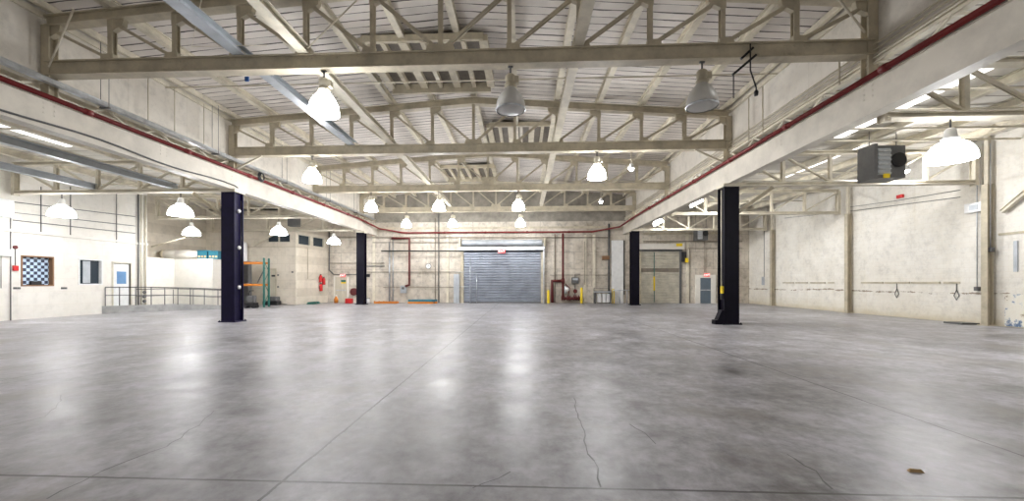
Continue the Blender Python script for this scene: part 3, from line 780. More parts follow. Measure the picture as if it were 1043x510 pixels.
# ramp with curb
RA = [Vector((XL+.02, 20.35, 0)), Vector((-20.6, 21.9, 0)), Vector((-19.6, 23.4, 0)), Vector((-18.1, 24.75, 0))]
ht = [.40, .38, .32, .2]
m = MB()
low = [(p.x, p.y, 0) for p in RA]; top = [(p.x, p.y, h) for p, h in zip(RA, ht)]
bk = [(XL+.02, 20.35, 0), (XL+.02, 22.9, 0), (XL+.02, 24.75, 0), (-18.1, 24.75, 0)]
poly_t = top+[(XL+.02, 24.75, .3)]; poly_b = low+[(XL+.02, 24.75, 0)]
n = len(poly_t); m.add(poly_b+poly_t, [tuple(reversed(range(n))), tuple(range(n, 2*n))]+[(i, (i+1) % n, n+(i+1) % n, n+i) for i in range(n)])
tag(m.build('loading_ramp', 'concrete2'), 'low grey concrete ramp along the left wall below the railing', 'ramp')
t = thing('railing', 'thin dark pipe railing along the edge of the ramp', 'railing', (0, 0, 0))
R2 = []; 
for i in range(len(RA)-1):
    for k in range(3):
        f = k/3; R2.append((RA[i].lerp(RA[i+1], f), ht[i]+(ht[i+1]-ht[i])*f))
R2.append((RA[-1], ht[-1]))
R2 = [(p+Vector((-.05, .08, 0)) if i else p+Vector((.06, .12, 0)), h) for i, (p, h) in enumerate(R2)]
MB().tube([(p.x, p.y, h+.98) for p, h in R2], .024, 8).build('top_rail', 'black', t)
MB().tube([(p.x, p.y, h+.55) for p, h in R2], .018, 8).build('mid_rail', 'darkgrey', t)
for p, h in R2: MB().tube([(p.x, p.y, h), (p.x, p.y, h+.98)], .022, 8).build('post', 'darkgrey', t)
t = thing('railing', 'dark pipe handrail running along the low white wall behind the ramp', 'railing', (0, 0, 0))
MB().tube([(XL+.25, 22.0, 1.25), (XL+.25, 24.45, 1.25), (-18.4, 24.5, 1.15)], .022, 8).build('top_rail', 'black', t)
MB().tube([(XL+.25, 22.0, .85), (XL+.25, 24.45, .85), (-18.4, 24.5, .7)], .018, 8).build('mid_rail', 'darkgrey', t)
for x, y in ((XL+.25, 22.0), (XL+.25, 24.45), (-20.3, 24.48), (-18.4, 24.5)): MB().tube([(x, y, .28), (x, y, 1.2)], .02, 8).build('post', 'darkgrey', t)
# stuff on top of the enclosure
t = thing('wrapped_duct', 'pale wrapped duct lying on top of the low white wall', 'duct', (-21.75, 25.4, 3.1))
MB().lathe([(.24, -1.3), (.3, -1.25), (.3, -.4), (.27, -.35), (.3, -.3), (.3, .5), (.25, .6), (.2, 1.2)], (0, 0, .31), 16, axis='x').build('duct_body', 'white', t)
MB().lathe([(.31, -1.32), (.31, -1.1)], (0, 0, .31), 12, axis='x').build('end_band', 'steel', t)
for i, (x, z, l) in enumerate(((-20.2, 3.1, 'teal metal box on the low white wall, left one of the pair'), (-19.48, 3.1, 'teal metal box on the low white wall, right one nearer the navy column'))):
    t = thing('teal_box', l, 'box', (x, 25.35, z))
    MB().box((-.32, -.3, .0), (.32, .3, .5-.04*i)).build('body', 'teal', t, bevel=.02)
    MB().box((-.34, -.32, .5-.04*i), (.34, .32, .56-.04*i)).build('lid', 'teal', t, bevel=.01)
    for k in range(3): MB().box((-.25+.2*k, -.32, .1), (-.13+.2*k, -.3, .22)).build('slot', 'cardboard', t)
pipe('handrail', [(XL+.1, 23.1, 3.7), (XL+1.4, 24.0, 4.35)], .04, 'steel', 'slanting tan pipe above the pale duct', 'pipe')

# pallet rack behind the navy column
t = thing('pallet_rack', 'pallet rack with green uprights and orange beams behind the navy column', 'shelving', ((aty(220.5, 300, 26.25).x+aty(267, 300, 26.25).x)/2, 26.7, 0))
RW = (aty(267, 300, 26.25).x-aty(220.5, 300, 26.25).x)/2
for sx in (-1, 1):
    m = MB()
    f = MB().box((sx*RW-.05, -.3, 0), (sx*RW+.05, -.22, 3.25)).box((sx*RW-.05, .22, 0), (sx*RW+.05, .3, 3.25)).build('upright', 'green', t)
    m = MB()
    for k in range(4): m.bar((sx*RW, -.26*(-1)**k, .2+.72*k), (sx*RW, .26*(-1)**k, .2+.72*(k+1)), .03)
    m.build('brace', 'green', f)
for z in (1.47, 2.92):
    for y in (-.26, .26): MB().box((-RW+.05, y-.03, z-.07), (RW-.05, y+.03, z+.07)).build('beam', 'orange', t)
MB().bar((RW-.75, .2, 1.6), (RW-.02, -.1, 2.6), .05).build('loose_brace', 'darkgrey', t)
q = aty(252, 281, 28.0)
tag(MB().box((q.x-.2, 27.9, 0), (q.x+.12, 28.3, 3.1)).build('dark_post', 'darkgrey'), 'dark square post standing behind the pallet rack', 'post')
q = aty(246, 257, 28.9)
tag(MB().lathe([(.0, -.75), (.25, -.72), (.3, -.6), (.3, .6), (.25, .75), (0, .78)], (q.x, 29.0, q.z), 18, caps=False).build('water_heater', 'signwhite'), 'white upright tank high on the wall above the pallet rack', 'tank')
# clutter under the rack
t = thing('floor_jack', 'dark wheeled machine with handle standing in the pallet rack', 'machine', atz(256, 313.5))
MB().box((-.35, -.2, .12), (.35, .2, .35)).build('body', 'black', t, bevel=.03)
MB().tube([(-.3, 0, .3), (-.1, 0, 1.1), (.15, 0, 1.1)], .03, 6).build('handle', 'black', t)
MB().box((-.2, -.15, .35), (.25, .15, .8)).build('motor', 'darkgrey', t, bevel=.03)
for sx in (-.25, .25): MB().lathe([(.1, -.24), (.1, .24)], (sx, 0, .1), 14, axis='y').build('wheel', 'black', t)
for u, v, w, l in ((243, 311, .5, 'white bucket on the floor at the foot of the pallet rack'), (300, 309.5, .4, 'pale bucket on the floor by the office wall')):
    p = atz(u, v); t = thing('bucket', l, 'bucket', p); MB().lathe([(.14, 0), (.18, .38), (.16, .38), (.13, .03)], n=16).build('body', 'signwhite', t); MB().tube([(-.18, 0, .36), (-.1, -.1, .2), (.1, -.1, .2), (.18, 0, .36)], .008, 5).build('handle', 'darkgrey', t)
p = atz(277, 310.6)
t = thing('black_crate', 'low black crate of scrap in front of the office door', 'crate', p)
MB().box((-.55, -.25, 0), (.55, .25, .3)).build('body', 'black', t, bevel=.03)
MB().box((-.1, -.2, .3), (.5, .2, .62)).build('scrap', 'darkgrey', t, bevel=.05)
p = atz(290, 310.2)
t = thing('hand_truck', 'small grey hand truck leaning by the office wall', 'hand truck', p)
MB().tube([(-.2, 0, .1), (-.2, .25, 1.05), (.2, .25, 1.05), (.2, 0, .1)], .025, 6).build('frame', 'darkgrey', t)
MB().box((-.25, -.25, .03), (.25, 0, .06)).build('toe_plate', 'darkgrey', t)
for sx in (-.28, .28): MB().lathe([(.13, -.04), (.13, .04)], (sx, .06, .13), 14, axis='x').build('wheel', 'black', t)

# office openings
wn = struct('window_3', MB().box((fa.x, YO+.1, zf0), (fb.x, YO+.12, zf1)), 'glass')
m = MB(); 
for x in (fa.x+.03, (fa.x+fb.x)/2, fb.x-.03): m.box((x-.03, YO-.01, zf0), (x+.03, YO+.1, zf1))
m.box((fa.x, YO-.01, zf0), (fb.x, YO+.1, zf0+.06)); m.box((fa.x, YO-.01, zf1-.06), (fb.x, YO+.1, zf1)); m.build('window_frame', 'beigedoor', wn)
for i, (a, b) in enumerate(sw):
    w = struct('window_%d' % (4+i), MB().box((-.12, a, s0), (-.10, b, s1)), 'glass'); on_side(w); frame(a, b, s0, s1, .05, -.1, .02).build('window_frame', 'beigedoor', w)
d2 = struct('door_2', MB().box((da.x+.04, YO+.08, 0.01), (db.x-.04, YO+.13, dz-.04)), 'beigedoor')
m = MB(); m.box((da.x-.05, YO-.02, 0), (da.x+.03, YO+.1, dz+.05)); m.box((db.x-.03, YO-.02, 0), (db.x+.05, YO+.1, dz+.05)); m.box((da.x, YO-.02, dz-.03), (db.x, YO+.1, dz+.05)); m.build('door_frame', 'steel', d2)
MB().box((da.x+.22, YO+.06, dz-.55), (db.x-.1, YO+.08, dz-.42)).build('door_sign', 'black', d2)
for (u, v) in ((283.5, 280), (283.5, 292), (298, 277)):
    p = aty(u, v, YO); tag(MB().cbox((p.x, YO-.03, p.z), (.12, .05, .12)).build('wall_switch', 'darkgrey'), 'small dark switch box on the office front wall', 'switch', 'switch boxes on the office wall')
p = aty(257, 250, YO); p2 = aty(308, 251, YO)
def sp(l, z, off=.05): d = (P1-P0).normalized(); return P0+d*l+Vector((d.y, -d.x, 0))*off+Vector((0, 0, z))
pipe('conduit', [(-20.5, YO-.04, 4.25), (XO+.03, YO-.04, 4.25), sp(1.2, 4.25), sp(1.2, 1.9), sp(SL-1.6, 1.9)], .022, 'steel', 'thin conduit along the office block below its windows', 'conduit', n=6)
q = atx(326, 289, XO)
for k, (dy, z, l) in enumerate(((0, 1.65, 'red fire extinguisher on the office side wall, upper left'), (.42, 1.45, 'red fire extinguisher on the office side wall, right'), (.05, .95, 'red fire extinguisher on the office side wall, lower'))):
    t = thing('fire_extinguisher', l, 'fire extinguisher', sp(sl(325, 288)[0]+dy*.9, z, .15))
    MB().lathe([(0, 0), (.11, 0), (.12, .03), (.12, .45), (.06, .55), (.03, .58)], n=16, caps=False).build('cylinder', 'brightred', t)
    MB().box((-.03, -.08, .57), (.03, .08, .63)).build('valve', 'black', t)
    MB().tube([(0, .06, .58), (0, .16, .5), (0, .15, .2)], .015, 6).build('hose', 'black', t)
    MB().box((-.15, -.04, .2), (-.11, .04, .4)).build('bracket', 'darkgrey', t)
for u, v, l, mt in ((334, 309.0, 'small orange cone-shaped bottle on the floor by the office corner', 'orange'),):
    p = atz(u, v); p.y = 32.2; p.x = -14.9; t = thing('orange_jug', 'small orange jug on the floor by the office corner', 'jug', p)
    MB().lathe([(.16, 0), (.17, .3), (.07, .48), (.06, .55)], n=14).build('body', 'orange', t); MB().lathe([(.07, .55), (.07, .62)], n=12).build('cap', 'signwhite', t)
for i, (x, l, mt) in enumerate(((-15.9, 'green rolled hose lying at the foot of the office side wall', 'green'),)):
    t = thing('garden_hose', l, 'hose', (x, 30.6, 0))
    for k in range(3): MB().tube([((.3-.03*k)*math.cos(a*PI/10), (.8-.05*k)*math.sin(a*PI/10), .04+.05*k) for a in range(21)], .03, 6).build('loop', mt, t)
# duct box hanging high before the office
q = aty(300, 228, 28.6)
tag(MB().box((q.x-.35, 28.3, 5.6), (q.x+.35, 28.8, 6.2)).build('fan_box', 'darkgrey', bevel=.03), 'dark fan box under the left aisle roof above the office windows', 'fan')

# ------------------------------------------------------------------ back wall
def bw(u, v, off=.0): p = aty(u, v, YB); return Vector((p.x, YB-off, p.z))
# big roll-up door
A, B = bw(472.5, 254), bw(551, 308)
t = struct('door_3', MB(), 'shutter') if False else None
m = MB(); k = int(A.z/.2)
for i in range(k):
    z = A.z*i/k; h = A.z/k
    m.sweep((A.x, YB-.12, z), (B.x, YB-.12, z), [(0.0, .004), (.055, h*.25), (.055, h*.72), (0.0, h-.004), (-.03, h*.5)], sm=False)
d3 = struct('door_3', m, 'shutter')
m = MB(); m.box((A.x-.22, YB-.3, 0), (A.x+.02, YB, A.z+.1)); m.build('guide_rail', 'steel', d3)
m = MB(); m.box((B.x-.02, YB-.3, 0), (B.x+.16, YB, A.z+.1)); m.build('guide_rail', 'steel', d3)
m = MB(); m.box((B.x+.16, YB-.34, 0), (B.x+.25, YB, A.z+.5)); m.build('guide_rail', 'galv', d3)
m = MB(); m.box((A.x+.02, YB-.22, 0), (B.x-.02, YB-.06, .1)); m.build('bottom_bar', 'darkgrey', d3)
MB().box((A.x-.3, YB-.5, A.z-.08), (B.x+.25, YB-.02, A.z+.16)).build('hood_fascia', 'galv', d3)
MB().lathe([(.24, A.x-.1), (.25, A.x), (.25, B.x), (.24, B.x+.1)], (0, YB-.3, A.z+.5), 16, axis='x').build('roller_drum', 'greybeam', d3)
m = MB(); m.box((A.x-.34, YB-.55, A.z+.2), (A.x-.2, YB, A.z+.85)); m.box((B.x+.2, YB-.55, A.z+.2), (B.x+.32, YB, A.z+.85)); m.build('drum_bracket', 'steel', d3)
pipe('door_track', [bw(391, 256.2, .62), bw(553, 256.2, .62)], .05, 'black', 'long black horizontal pipe crossing above the steel roll-up door', 'pipe')
# small gate frame in front of the shutter's left side
t = thing('gate_frame', 'thin grey pipe gate in front of the left side of the steel roll-up door', 'gate', (A.x, YB-.45, 0))
a = aty(479, 308, YB-.45).x-A.x; b = aty(485.5, 308, YB-.45).x-A.x; z2 = aty(480, 262, YB-.45).z
for x in (a, b): MB().tube([(x, 0, 0), (x, 0, z2 if x == a else 2.3)], .03, 6).build('post', 'galv', t)
for z in (1.3, 2.45): MB().tube([(-.6, 0, z), (b, 0, z)], .022, 6).build('rail', 'galv', t)
m = MB(); m.box((-.75, -.02, 0), (-.3, .03, 2.3)); m.build('panel', 'greybeam', t)
def exit_sign(p, w, h, label, faceoff=.08):
    t = thing('exit_sign', label, 'exit sign', p)
    MB().box((-w/2, 0, -h/2), (w/2, .08, h/2)).build('housing', 'exit', t, bevel=.01)
    text('lettering', 'EXIT', h*.85, 'exitletter', t, (0, -.006, 0), (PI/2, 0, 0))
    return t
exit_sign(Vector((bw(511.5, 254.3, 0).x, YB-.8, bw(511, 256.5).z)), .55, .3, 'glowing red EXIT sign over the big steel roll-up door')
exit_sign(bw(350, 280.6, .2), .42, .24, 'glowing red EXIT sign over the white double door on the left')
exit_sign(bw(719, 280, .2), .42, .24, 'glowing red EXIT sign over the blue-grey door on the right')
# white exit door with sign
A1, B1 = bw(341.5, 282), bw(357, 308)
d4 = struct('door_4', MB().box((A1.x, YB-.06, .01), ((A1.x+B1.x)/2-.01, YB-.01, A1.z)).box(((A1.x+B1.x)/2+.01, YB-.06, .01), (B1.x-.25, YB-.01, A1.z)), 'beigedoor')
m = MB(); m.box((A1.x-.1, YB-.1, 0), (A1.x, YB, A1.z+.1)); m.box((B1.x-.25, YB-.1, 0), (B1.x-.15, YB, A1.z+.1)); m.box((A1.x-.1, YB-.1, A1.z), (B1.x-.15, YB, A1.z+.1)); m.build('door_frame', 'white', d4)
MB().box((A1.x+.1, YB-.12, .96), (B1.x-.35, YB-.06, 1.04)).build('push_bar', 'galv', d4)
p = bw(350.2, 287); m = MB().box((p.x-.2, YB-.075, p.z-.13), (p.x+.2, YB-.062, p.z+.16)); m.build('door_notice', 'yellow', d4)
MB().box((p.x-.2, YB-.085, p.z-.01), (p.x+.2, YB-.076, p.z+.16)).build('notice_band', 'green', d4)
# beige roll-up door on the right
A2, B2 = bw(652, 256), bw(691.5, 308)
m = MB(); k = int(A2.z/.12)
for i in range(k):
    z = A2.z*i/k; h = A2.z/k
    m.sweep((A2.x, YB-.1, z), (B2.x, YB-.1, z), [(0, .004), (.045, h*.25), (.045, h*.72), (0, h-.004), (-.03, h*.5)])
d5 = struct('door_5', m, paint('beige_shutter', (.66, .62, .52), .5, 0, .15, 2))
m = MB(); m.box((A2.x-.1, YB-.25, 0), (A2.x+.02, YB, A2.z+.1)); m.build('guide_rail', 'steel', d5)
m = MB(); m.box((B2.x-.02, YB-.25, 0), (B2.x+.12, YB, A2.z+.1)); m.build('guide_rail', 'darkgrey', d5)
MB().box((A2.x-.2, YB-.3, A2.z), (B2.x+.15, YB-.05, A2.z+.1)).build('lintel', 'darkgrey', d5)
MB().box((A2.x-.2, YB-.55, A2.z+.12), (B2.x+.2, YB-.02, A2.z+.55)).build('hood', 'white', d5)
MB().box((A2.x+.05, YB-.16, 2.45), (B2.x-.05, YB-.145, 2.75)).build('dark_band', 'duskpipe', d5)  # dark band across the beige shutter
p = bw(665.5, 290, .2); MB().tube([(p.x, p.y, .1), (p.x, p.y, 4.0)], .03, 6).build('guide_post', 'green', d5)
MB().box((p.x-.05, p.y-.05, 1.0), (p.x+.05, p.y+.05, 2.1)).build('yellow_guard', 'yellow', d5)
p = bw(695.5, 261, .2); t = thing('door_operator', 'black motor box with yellow tag at the top right of the beige roll-up door', 'motor', p)
MB().box((-.16, -.15, -.45), (.16, .15, .35)).build('body', 'black', t, bevel=.02); MB().box((.05, -.17, -.5), (.28, -.1, -.15)).build('tag', 'yellow', t)
tag(MB().cbox(bw(689, 250, .6), (.45, .04, .22)).build('yellow_placard', 'yellow'), 'small yellow placard on the hood of the beige roll-up door', 'sign')
# blue-grey door
A3, B3 = bw(712.5, 283), bw(723.5, 308)
d6 = struct('door_6', MB().box((A3.x, YB-.08, .01), (B3.x, YB-.02, A3.z)), 'doorgrey')
m = MB(); m.box((A3.x-.35, YB-.15, 0), (A3.x, YB, A3.z+.25)); m.box((B3.x, YB-.15, 0), (B3.x+.35, YB, A3.z+.25)); m.box((A3.x, YB-.15, A3.z), (B3.x, YB, A3.z+.25)); m.build('door_frame', 'white', d6)
MB().box((A3.x+.05, YB-.14, 1.0), (B3.x-.05, YB-.08, 1.08)).build('push_bar', 'galv', d6)
# heater on the back wall
p = bw(709, 240, .9)
def unit_heater(p, s, label, rz=0):
    t = thing('unit_heater', label, 'heater', p, rz)
    MB().box((-.5*s, -.3*s, -.55*s), (.5*s, .45*s, .55*s)).build('casing', 'darkgrey', t, bevel=.02)
    MB().box((-.42*s, -.32*s, -.45*s), (.0*s, -.3*s, .45*s)).build('grille', 'greybeam', t)
    m = MB()
    for k in range(6): m.box((-.42*s, -.35*s, -.42*s+.15*s*k), (0, -.32*s, -.37*s+.15*s*k))
    m.build('louvre', 'galv', t)
    MB().lathe([(.24*s, 0), (.24*s, .06*s), (.05*s, .09*s)], (.25*s, -.36*s, .05*s), 18, axis='y').build('fan', 'black', t)
    for x in (-.45*s, .45*s): MB().tube([(x, 0, .55*s), (x, 0, ZS-.02-p[2])], .014, 6).build('hanger_rod', 'darkgrey', t)
    return t
unit_heater(Vector((p.x, p.y, p.z)), .85, 'dark heater box high in front of the back wall, right of the beige roll-up door')
p = aty(899, 167, 15.6)
h = unit_heater(p, 1.05, 'large grey heater box hung under the right aisle truss')
m = MB().box((-.62, -.4, -.62), (-.5, .3, .62)); m.build('side_duct', 'darkgrey', h)
MB().box((-.28, -.42, -.6), (-.1, -.36, -.45)).build('yellow_label', 'yellow', h)
# fire riser assembly
RX = bw(573, 300).x
t = thing('fire_riser', 'dark red fire riser with valves standing between the yellow bollards', 'pipe assembly', (RX, YB-.35, 0))
MB().tube([(0, 0, .35), (0, 0, 5.5)], .085, 10).build('riser', 'maroon', t)
MB().tube([(-.85, 0, .05), (-.85, 0, 1.75), (0, 0, 1.75)], .14, 10).build('branch', 'maroon', t)
MB().tube([(0, 0, .38), (1.3, 0, .38)], .12, 10).build('branch', 'maroon', t)
for x, z in ((0, 1.75), (0, .4), (.45, .4), (.95, .42), (1.3, .4)):
    MB().lathe([(.12, -.14), (.22, -.12), (.22, -.06), (.13, -.04), (.13, .04), (.22, .06), (.22, .12), (.12, .14)], (x, 0, z), 12, axis='x').build('flange', 'maroon', t)
MB().lathe([(.04, -.02), (.18, -.01), (.18, .02), (.04, .03)], (.3, -.1, 1.1), 14, axis='y').build('gauge', 'signwhite', t)
MB().lathe([(.08, 0), (.13, .1), (.13, .5), (.08, .6)], (.22, 0, .75), 12).build('alarm_valve', 'galv', t)
MB().tube([(.4, -.05, .5), (.5, -.08, 1.2), (.2, 0, 1.5)], .04, 6).build('trim_pipe', 'maroon', t)
MB().tube([(.95, -.05, .5), (.95, -.05, 1.4), (1.0, 0, 1.7)], .035, 6).build('trim_pipe', 'darkgrey', t)
MB().lathe([(.15, 0), (.17, .02), (.15, .04)], (.95, -.12, .95), 12, axis='y').build('hand_wheel', 'maroon', t)
p = bw(585.5, 285.5, .0); t = thing('control_box', 'dark electrical control box on the back wall above the fire riser', 'electrical box', (p.x, YB-.19, p.z))
MB().box((-.28, -.12, -.25), (.28, .14, .25)).build('box', 'darkgrey', t, bevel=.02); MB().box((-.2, -.14, .02), (.2, -.12, .18)).build('cover', 'greybeam', t)
MB().tube([(0, 0, .25), (0, 0.05, .5), (.4, .1, .5)], .025, 6).build('conduit', 'darkgrey', t)
for u, v0, hh, l in ((558, 308, 1.05, 'yellow bollard beside the right edge of the steel roll-up door'), (591, 308.5, 1.25, 'taller yellow bollard right of the fire riser'), (622.5, 308, 1.15, 'yellow bollard at the foot of the white pilaster')):
    p = bw(u, v0, .75); t = thing('bollard', l, 'bollard', (p.x, YB-.75, 0), 0)
    MB().lathe([(.1, 0), (.1, hh-.06), (.07, hh-.01), (.0, hh)], n=16, caps=False).build('post', 'yellow', t); MB().lathe([(.15, 0), (.15, .03)], n=16).build('base', 'darkgrey', t)
p = bw(612, 308, .6)
t = thing('steel_bench', 'grey steel bench with pipe frame against the back wall left of the white pilaster', 'bench', (p.x, YB-.6, 0))
MB().box((-.62, -.35, .85), (.62, .35, .95)).build('top', 'greybeam', t)
for x in (-.58, .58):
    for y in (-.3, .3): MB().box((x-.04, y-.04, 0), (x+.04, y+.04, .85)).build('leg', 'darkgrey', t)
MB().tube([(-.6, .2, .95), (-.6, .2, 1.2), (.6, .2, 1.2), (.6, .2, .95)], .03, 6).build('back_rail', 'darkgrey', t)
for x in (-.25, .1, .4): MB().box((x-.12, -.2, .1), (x+.12, .2, .75)).build('bin', 'signwhite', t)
A4, B4 = bw(622.5, 245), bw(634, 308)
struct('trim_12', MB().box((A4.x, YB-.3, 0), (B4.x, YB, A4.z)), 'signwhite')
t = thing('guard_rail', 'light grey pipe guard rail in front of the white pilaster', 'guard rail', ((A4.x+B4.x)/2, YB-1.0, 0))
for x in (-.5, 0, .55, .8): MB().tube([(x, 0, 0), (x, 0, 1.05)], .03, 6).build('post', 'galv', t)
MB().tube([(-.5, 0, 1.05), (.8, 0, 1.05)], .03, 6).build('top_rail', 'galv', t)
p = bw(616.5, 262.5, .1); tag(MB().cbox((p.x, YB-.13, p.z), (.55, .25, .3)).build('wall_box', 'brown', bevel=.02), 'small brown box high on the back wall left of the white pilaster', 'box')
# brown-red drain pipe, clock, grey box
P = [bw(400, 243, .33), bw(418, 243, .33), bw(418, 290, .33), bw(414, 291.5, .33)]
pipe('drain_pipe', P, .1, 'maroon', 'dark red elbow pipe coming down the back wall left of the clock', 'pipe', n=10)
p = bw(411.5, 294.5, .0); t = thing('meter_box', 'grey meter box at the lower end of the dark red elbow pipe', 'meter box', (p.x, YB-.15, p.z))
MB().box((-.24, -.12, -.3), (.24, .15, .3)).build('box', 'greybeam', t, bevel=.02); MB().box((-.1, -.14, .0), (.1, -.12, .18)).build('dial_window', 'darkgrey', t)
p = bw(436.5, 271, .0); t = thing('wall_clock', 'round white wall clock on the back wall', 'clock', (p.x, YB-.06, p.z))
MB().lathe([(.2, .0), (.2, .05)], n=24, axis='y', caps=True).build('face', 'signwhite', t); MB().lathe([(.19, -.01), (.22, -.01), (.22, .06), (.19, .06)], n=24, axis='y', caps=False).build('rim', 'darkgrey', t)
MB().box((-.008, -.012, 0), (.008, 0, .14)).box((0, -.012, -.01), (.09, 0, .01)).build('hand', 'black', t)
# conduits and seams on the back wall
for i, (pts, r, mt, l) in enumerate((
    ([(397, 246), (397, 308)], .05, 'galv', 'galvanised conduit down the back wall right of the left black column'),
    ([(400.5, 240), (400.5, 306)], .04, 'galv', 'second galvanised conduit beside the first, right of the left black column'),
    ([(447, 196), (447, 308)], .03, 'darkgrey', 'dark full-height conduit left of the steel roll-up door'),
    ([(443.5, 222), (443.5, 308)], .02, 'duskpipe', 'tan conduit just left of the dark full-height conduit'),
    ([(565, 238), (565, 308)], .03, 'duskpipe', 'tan conduit right of the steel roll-up door'),
    ([(620, 228), (620, 300)], .06, 'darkgrey', 'dark vertical pipe along the left of the white pilaster'),
    ([(635.5, 245), (635.5, 300)], .04, 'darkgrey', 'dark vertical pipe along the right of the white pilaster'),
    ([(374, 277), (470, 277)], .02, 'duskpipe', 'long low conduit between the left black column and the roll-up door'),
    ([(391, 292.5), (470, 292.5)], .018, 'duskpipe', 'lowest horizontal conduit left of the steel roll-up door'),
    ([(340, 279.5), (368, 279.5)], .03, 'darkgrey', 'dark horizontal pipe above the white exit door'),
    ([(336, 236), (336, 275), (340, 279)], .04, 'darkgrey', 'dark pipe coming down left of the white exit door'),
    ([(374, 271), (392, 271)], .03, 'darkgrey', 'short dark pipe just right of the left black column'),
    ([(335, 268), (392, 268)], .02, 'duskpipe', 'thin pipe above the exit door and column'),
    ([(340, 242), (620, 242)], .03, 'duskpipe', 'tan conduit across the back wall below the red pipe'),
    ([(380, 247), (470, 247)], .02, 'duskpipe', 'thin conduit below the tan one, left of the roll-up door'),
    ([(655, 246), (755, 246)], .03, 'duskpipe', 'tan conduit across the back wall of the right aisle'),
    ([(700, 253), (755, 253)], .02, 'duskpipe', 'thin conduit at upper right of the beige roll-up door'),
    ([(702, 253), (702, 308)], .02, 'duskpipe', 'vertical conduit between the beige roll-up and the blue-grey door'),
    ([(717, 246), (717, 277)], .02, 'duskpipe', 'vertical conduit dropping to the right exit sign'),
    ([(595, 246), (595, 290)], .018, 'duskpipe', 'thin vertical conduit over the taller yellow bollard'),
    ([(560, 280), (640, 280)], .016, 'duskpipe', 'thin horizontal conduit above the fire riser'))):
    pipe('conduit', [bw(u, v, .07+.004*i) for u, v in pts], r*1.25, mt, l, 'conduit', n=6)
for i, (a, b, v, hh) in enumerate(((340, 640, 233, .16), (655, 755, 238, .14))):
    p, q = bw(a, v), bw(b, v); struct('trim_%d' % (13+i), MB().box((p.x, YB-.06, p.z-hh/2), (q.x, YB, p.z+hh/2)), 'steel')
for i, u in enumerate((381, 456, 605, 596, 700)):
    p = bw(u, 240)
    struct('trim_%d' % (15+i), MB().box((p.x-.1, YB-.08, 0), (p.x+.1, YB, 5.4)), 'cream')
for u, v, l in ((375, 280.5, 'small dark switch box right of the left black column'), (465, 282, 'small dark switch box left of the steel roll-up door')):
    p = bw(u, v); tag(MB().cbox((p.x, YB-.08, p.z), (.28, .16, .24)).build('switch_box', 'black', bevel=.01), l, 'switch')
# bundles of orange and teal rack beams on the floor
random.seed(3)
x0, x1 = bw(388, 308).x, bw(410, 308).x; X0, X1 = bw(420, 308).x, bw(449, 308).x
for i in range(8):
    y = YB-1.6+.16*(i % 4); z = .0+.16*(i//4); a = X0+random.uniform(0, .5); b = X1-random.uniform(0, .5)
    mt = 'orange' if i < 4 else 'teal'
    m = MB().box((a, y, z), (b, y+.13, z+.15)); m.box((a-.03, y-.01, z), (a, y+.14, z+.155))
    tag(m.build('rack_beam', mt), ('orange' if i < 4 else 'teal')+' steel rack beam lying in the stack at the foot of the back wall', 'rack beam', ('orange' if i < 4 else 'teal')+' rack beams in the stack on the floor')
for i in range(3):
    y = YB-1.5+.2*i; m = MB().box((x0+.3*i, y, 0), (x1, y+.14, .15)); m.box((x0+.3*i-.03, y, 0), (x0+.3*i, y+.14, .2))
    tag(m.build('rack_beam', 'orange'), 'orange steel rack beam lying right of the left black column', 'rack beam', 'orange rack beams beside the left black column')
p = bw(379, 308, 1.0); t = thing('white_drum', 'small white drum on the floor right of the left black column', 'drum', (p.x, YB-1.0, 0)); MB().lathe([(.17, 0), (.18, .35), (.16, .4)], n=16).build('body', 'signwhite', t); MB().lathe([(.185, .36), (.185, .4)], n=16).build('lid', 'darkgrey', t)
p = bw(361.5, 308, 1.1); t = thing('red_toolbox', 'red box on the floor just left of the left black column', 'box', (p.x, YB-1.1, 0)); MB().box((-.25, -.2, 0), (.25, .2, .38)).build('body', 'brightred', t, bevel=.02); MB().tube([(-.1, 0, .38), (-.1, 0, .45), (.1, 0, .45), (.1, 0, .38)], .015, 6).build('handle', 'black', t)
p = bw(361, 297, .0); t = thing('hose_reel', 'dark red hose reel on the back wall beside the exit door', 'hose reel', (p.x, YB-.2, p.z)); MB().lathe([(.3, 0), (.3, .04), (.12, .05), (.12, .12), (.3, .13), (.3, .17)], n=18, axis='y').build('reel', 'maroon', t)
# vertical drop rods at the clerestory panels on the right
for i, (u, v0, v1) in enumerate(((760, 99, 147), (774, 88, 138), (851, 40, 92))):
    a, b = atx(u, v0, GR-.15), atx(u, v1, GR-.15)
    pipe('drop_rod', [(GR-.06, a.y, a.z), (GR-.06, a.y, 6.6)], .02, 'steel', ('drop rod on the right clerestory, farthest of three', 'drop rod on the right clerestory, middle of three', 'drop rod on the right clerestory, nearest of three')[i], 'rod', n=6)
for i, y in enumerate((12.6, 13.6, 14.9)):
    pipe('drop_rod', [(GL+.06, y, 8.3), (GL+.06, y, 6.6)], .014, 'steel', 'thin drop rod against the left clerestory panels', 'rod', 'drop rods on the left clerestory', 6)
# blue daylit panes in the gap over the right girder
for i, (ya, yb) in enumerate(((11.6, 12.5), (10.6, 11.1))):
    struct('window_%d' % (6+i), MB().box((GR+1.2, ya, 6.2), (GR+1.22, yb+.5, 6.62)), 'skyglass')
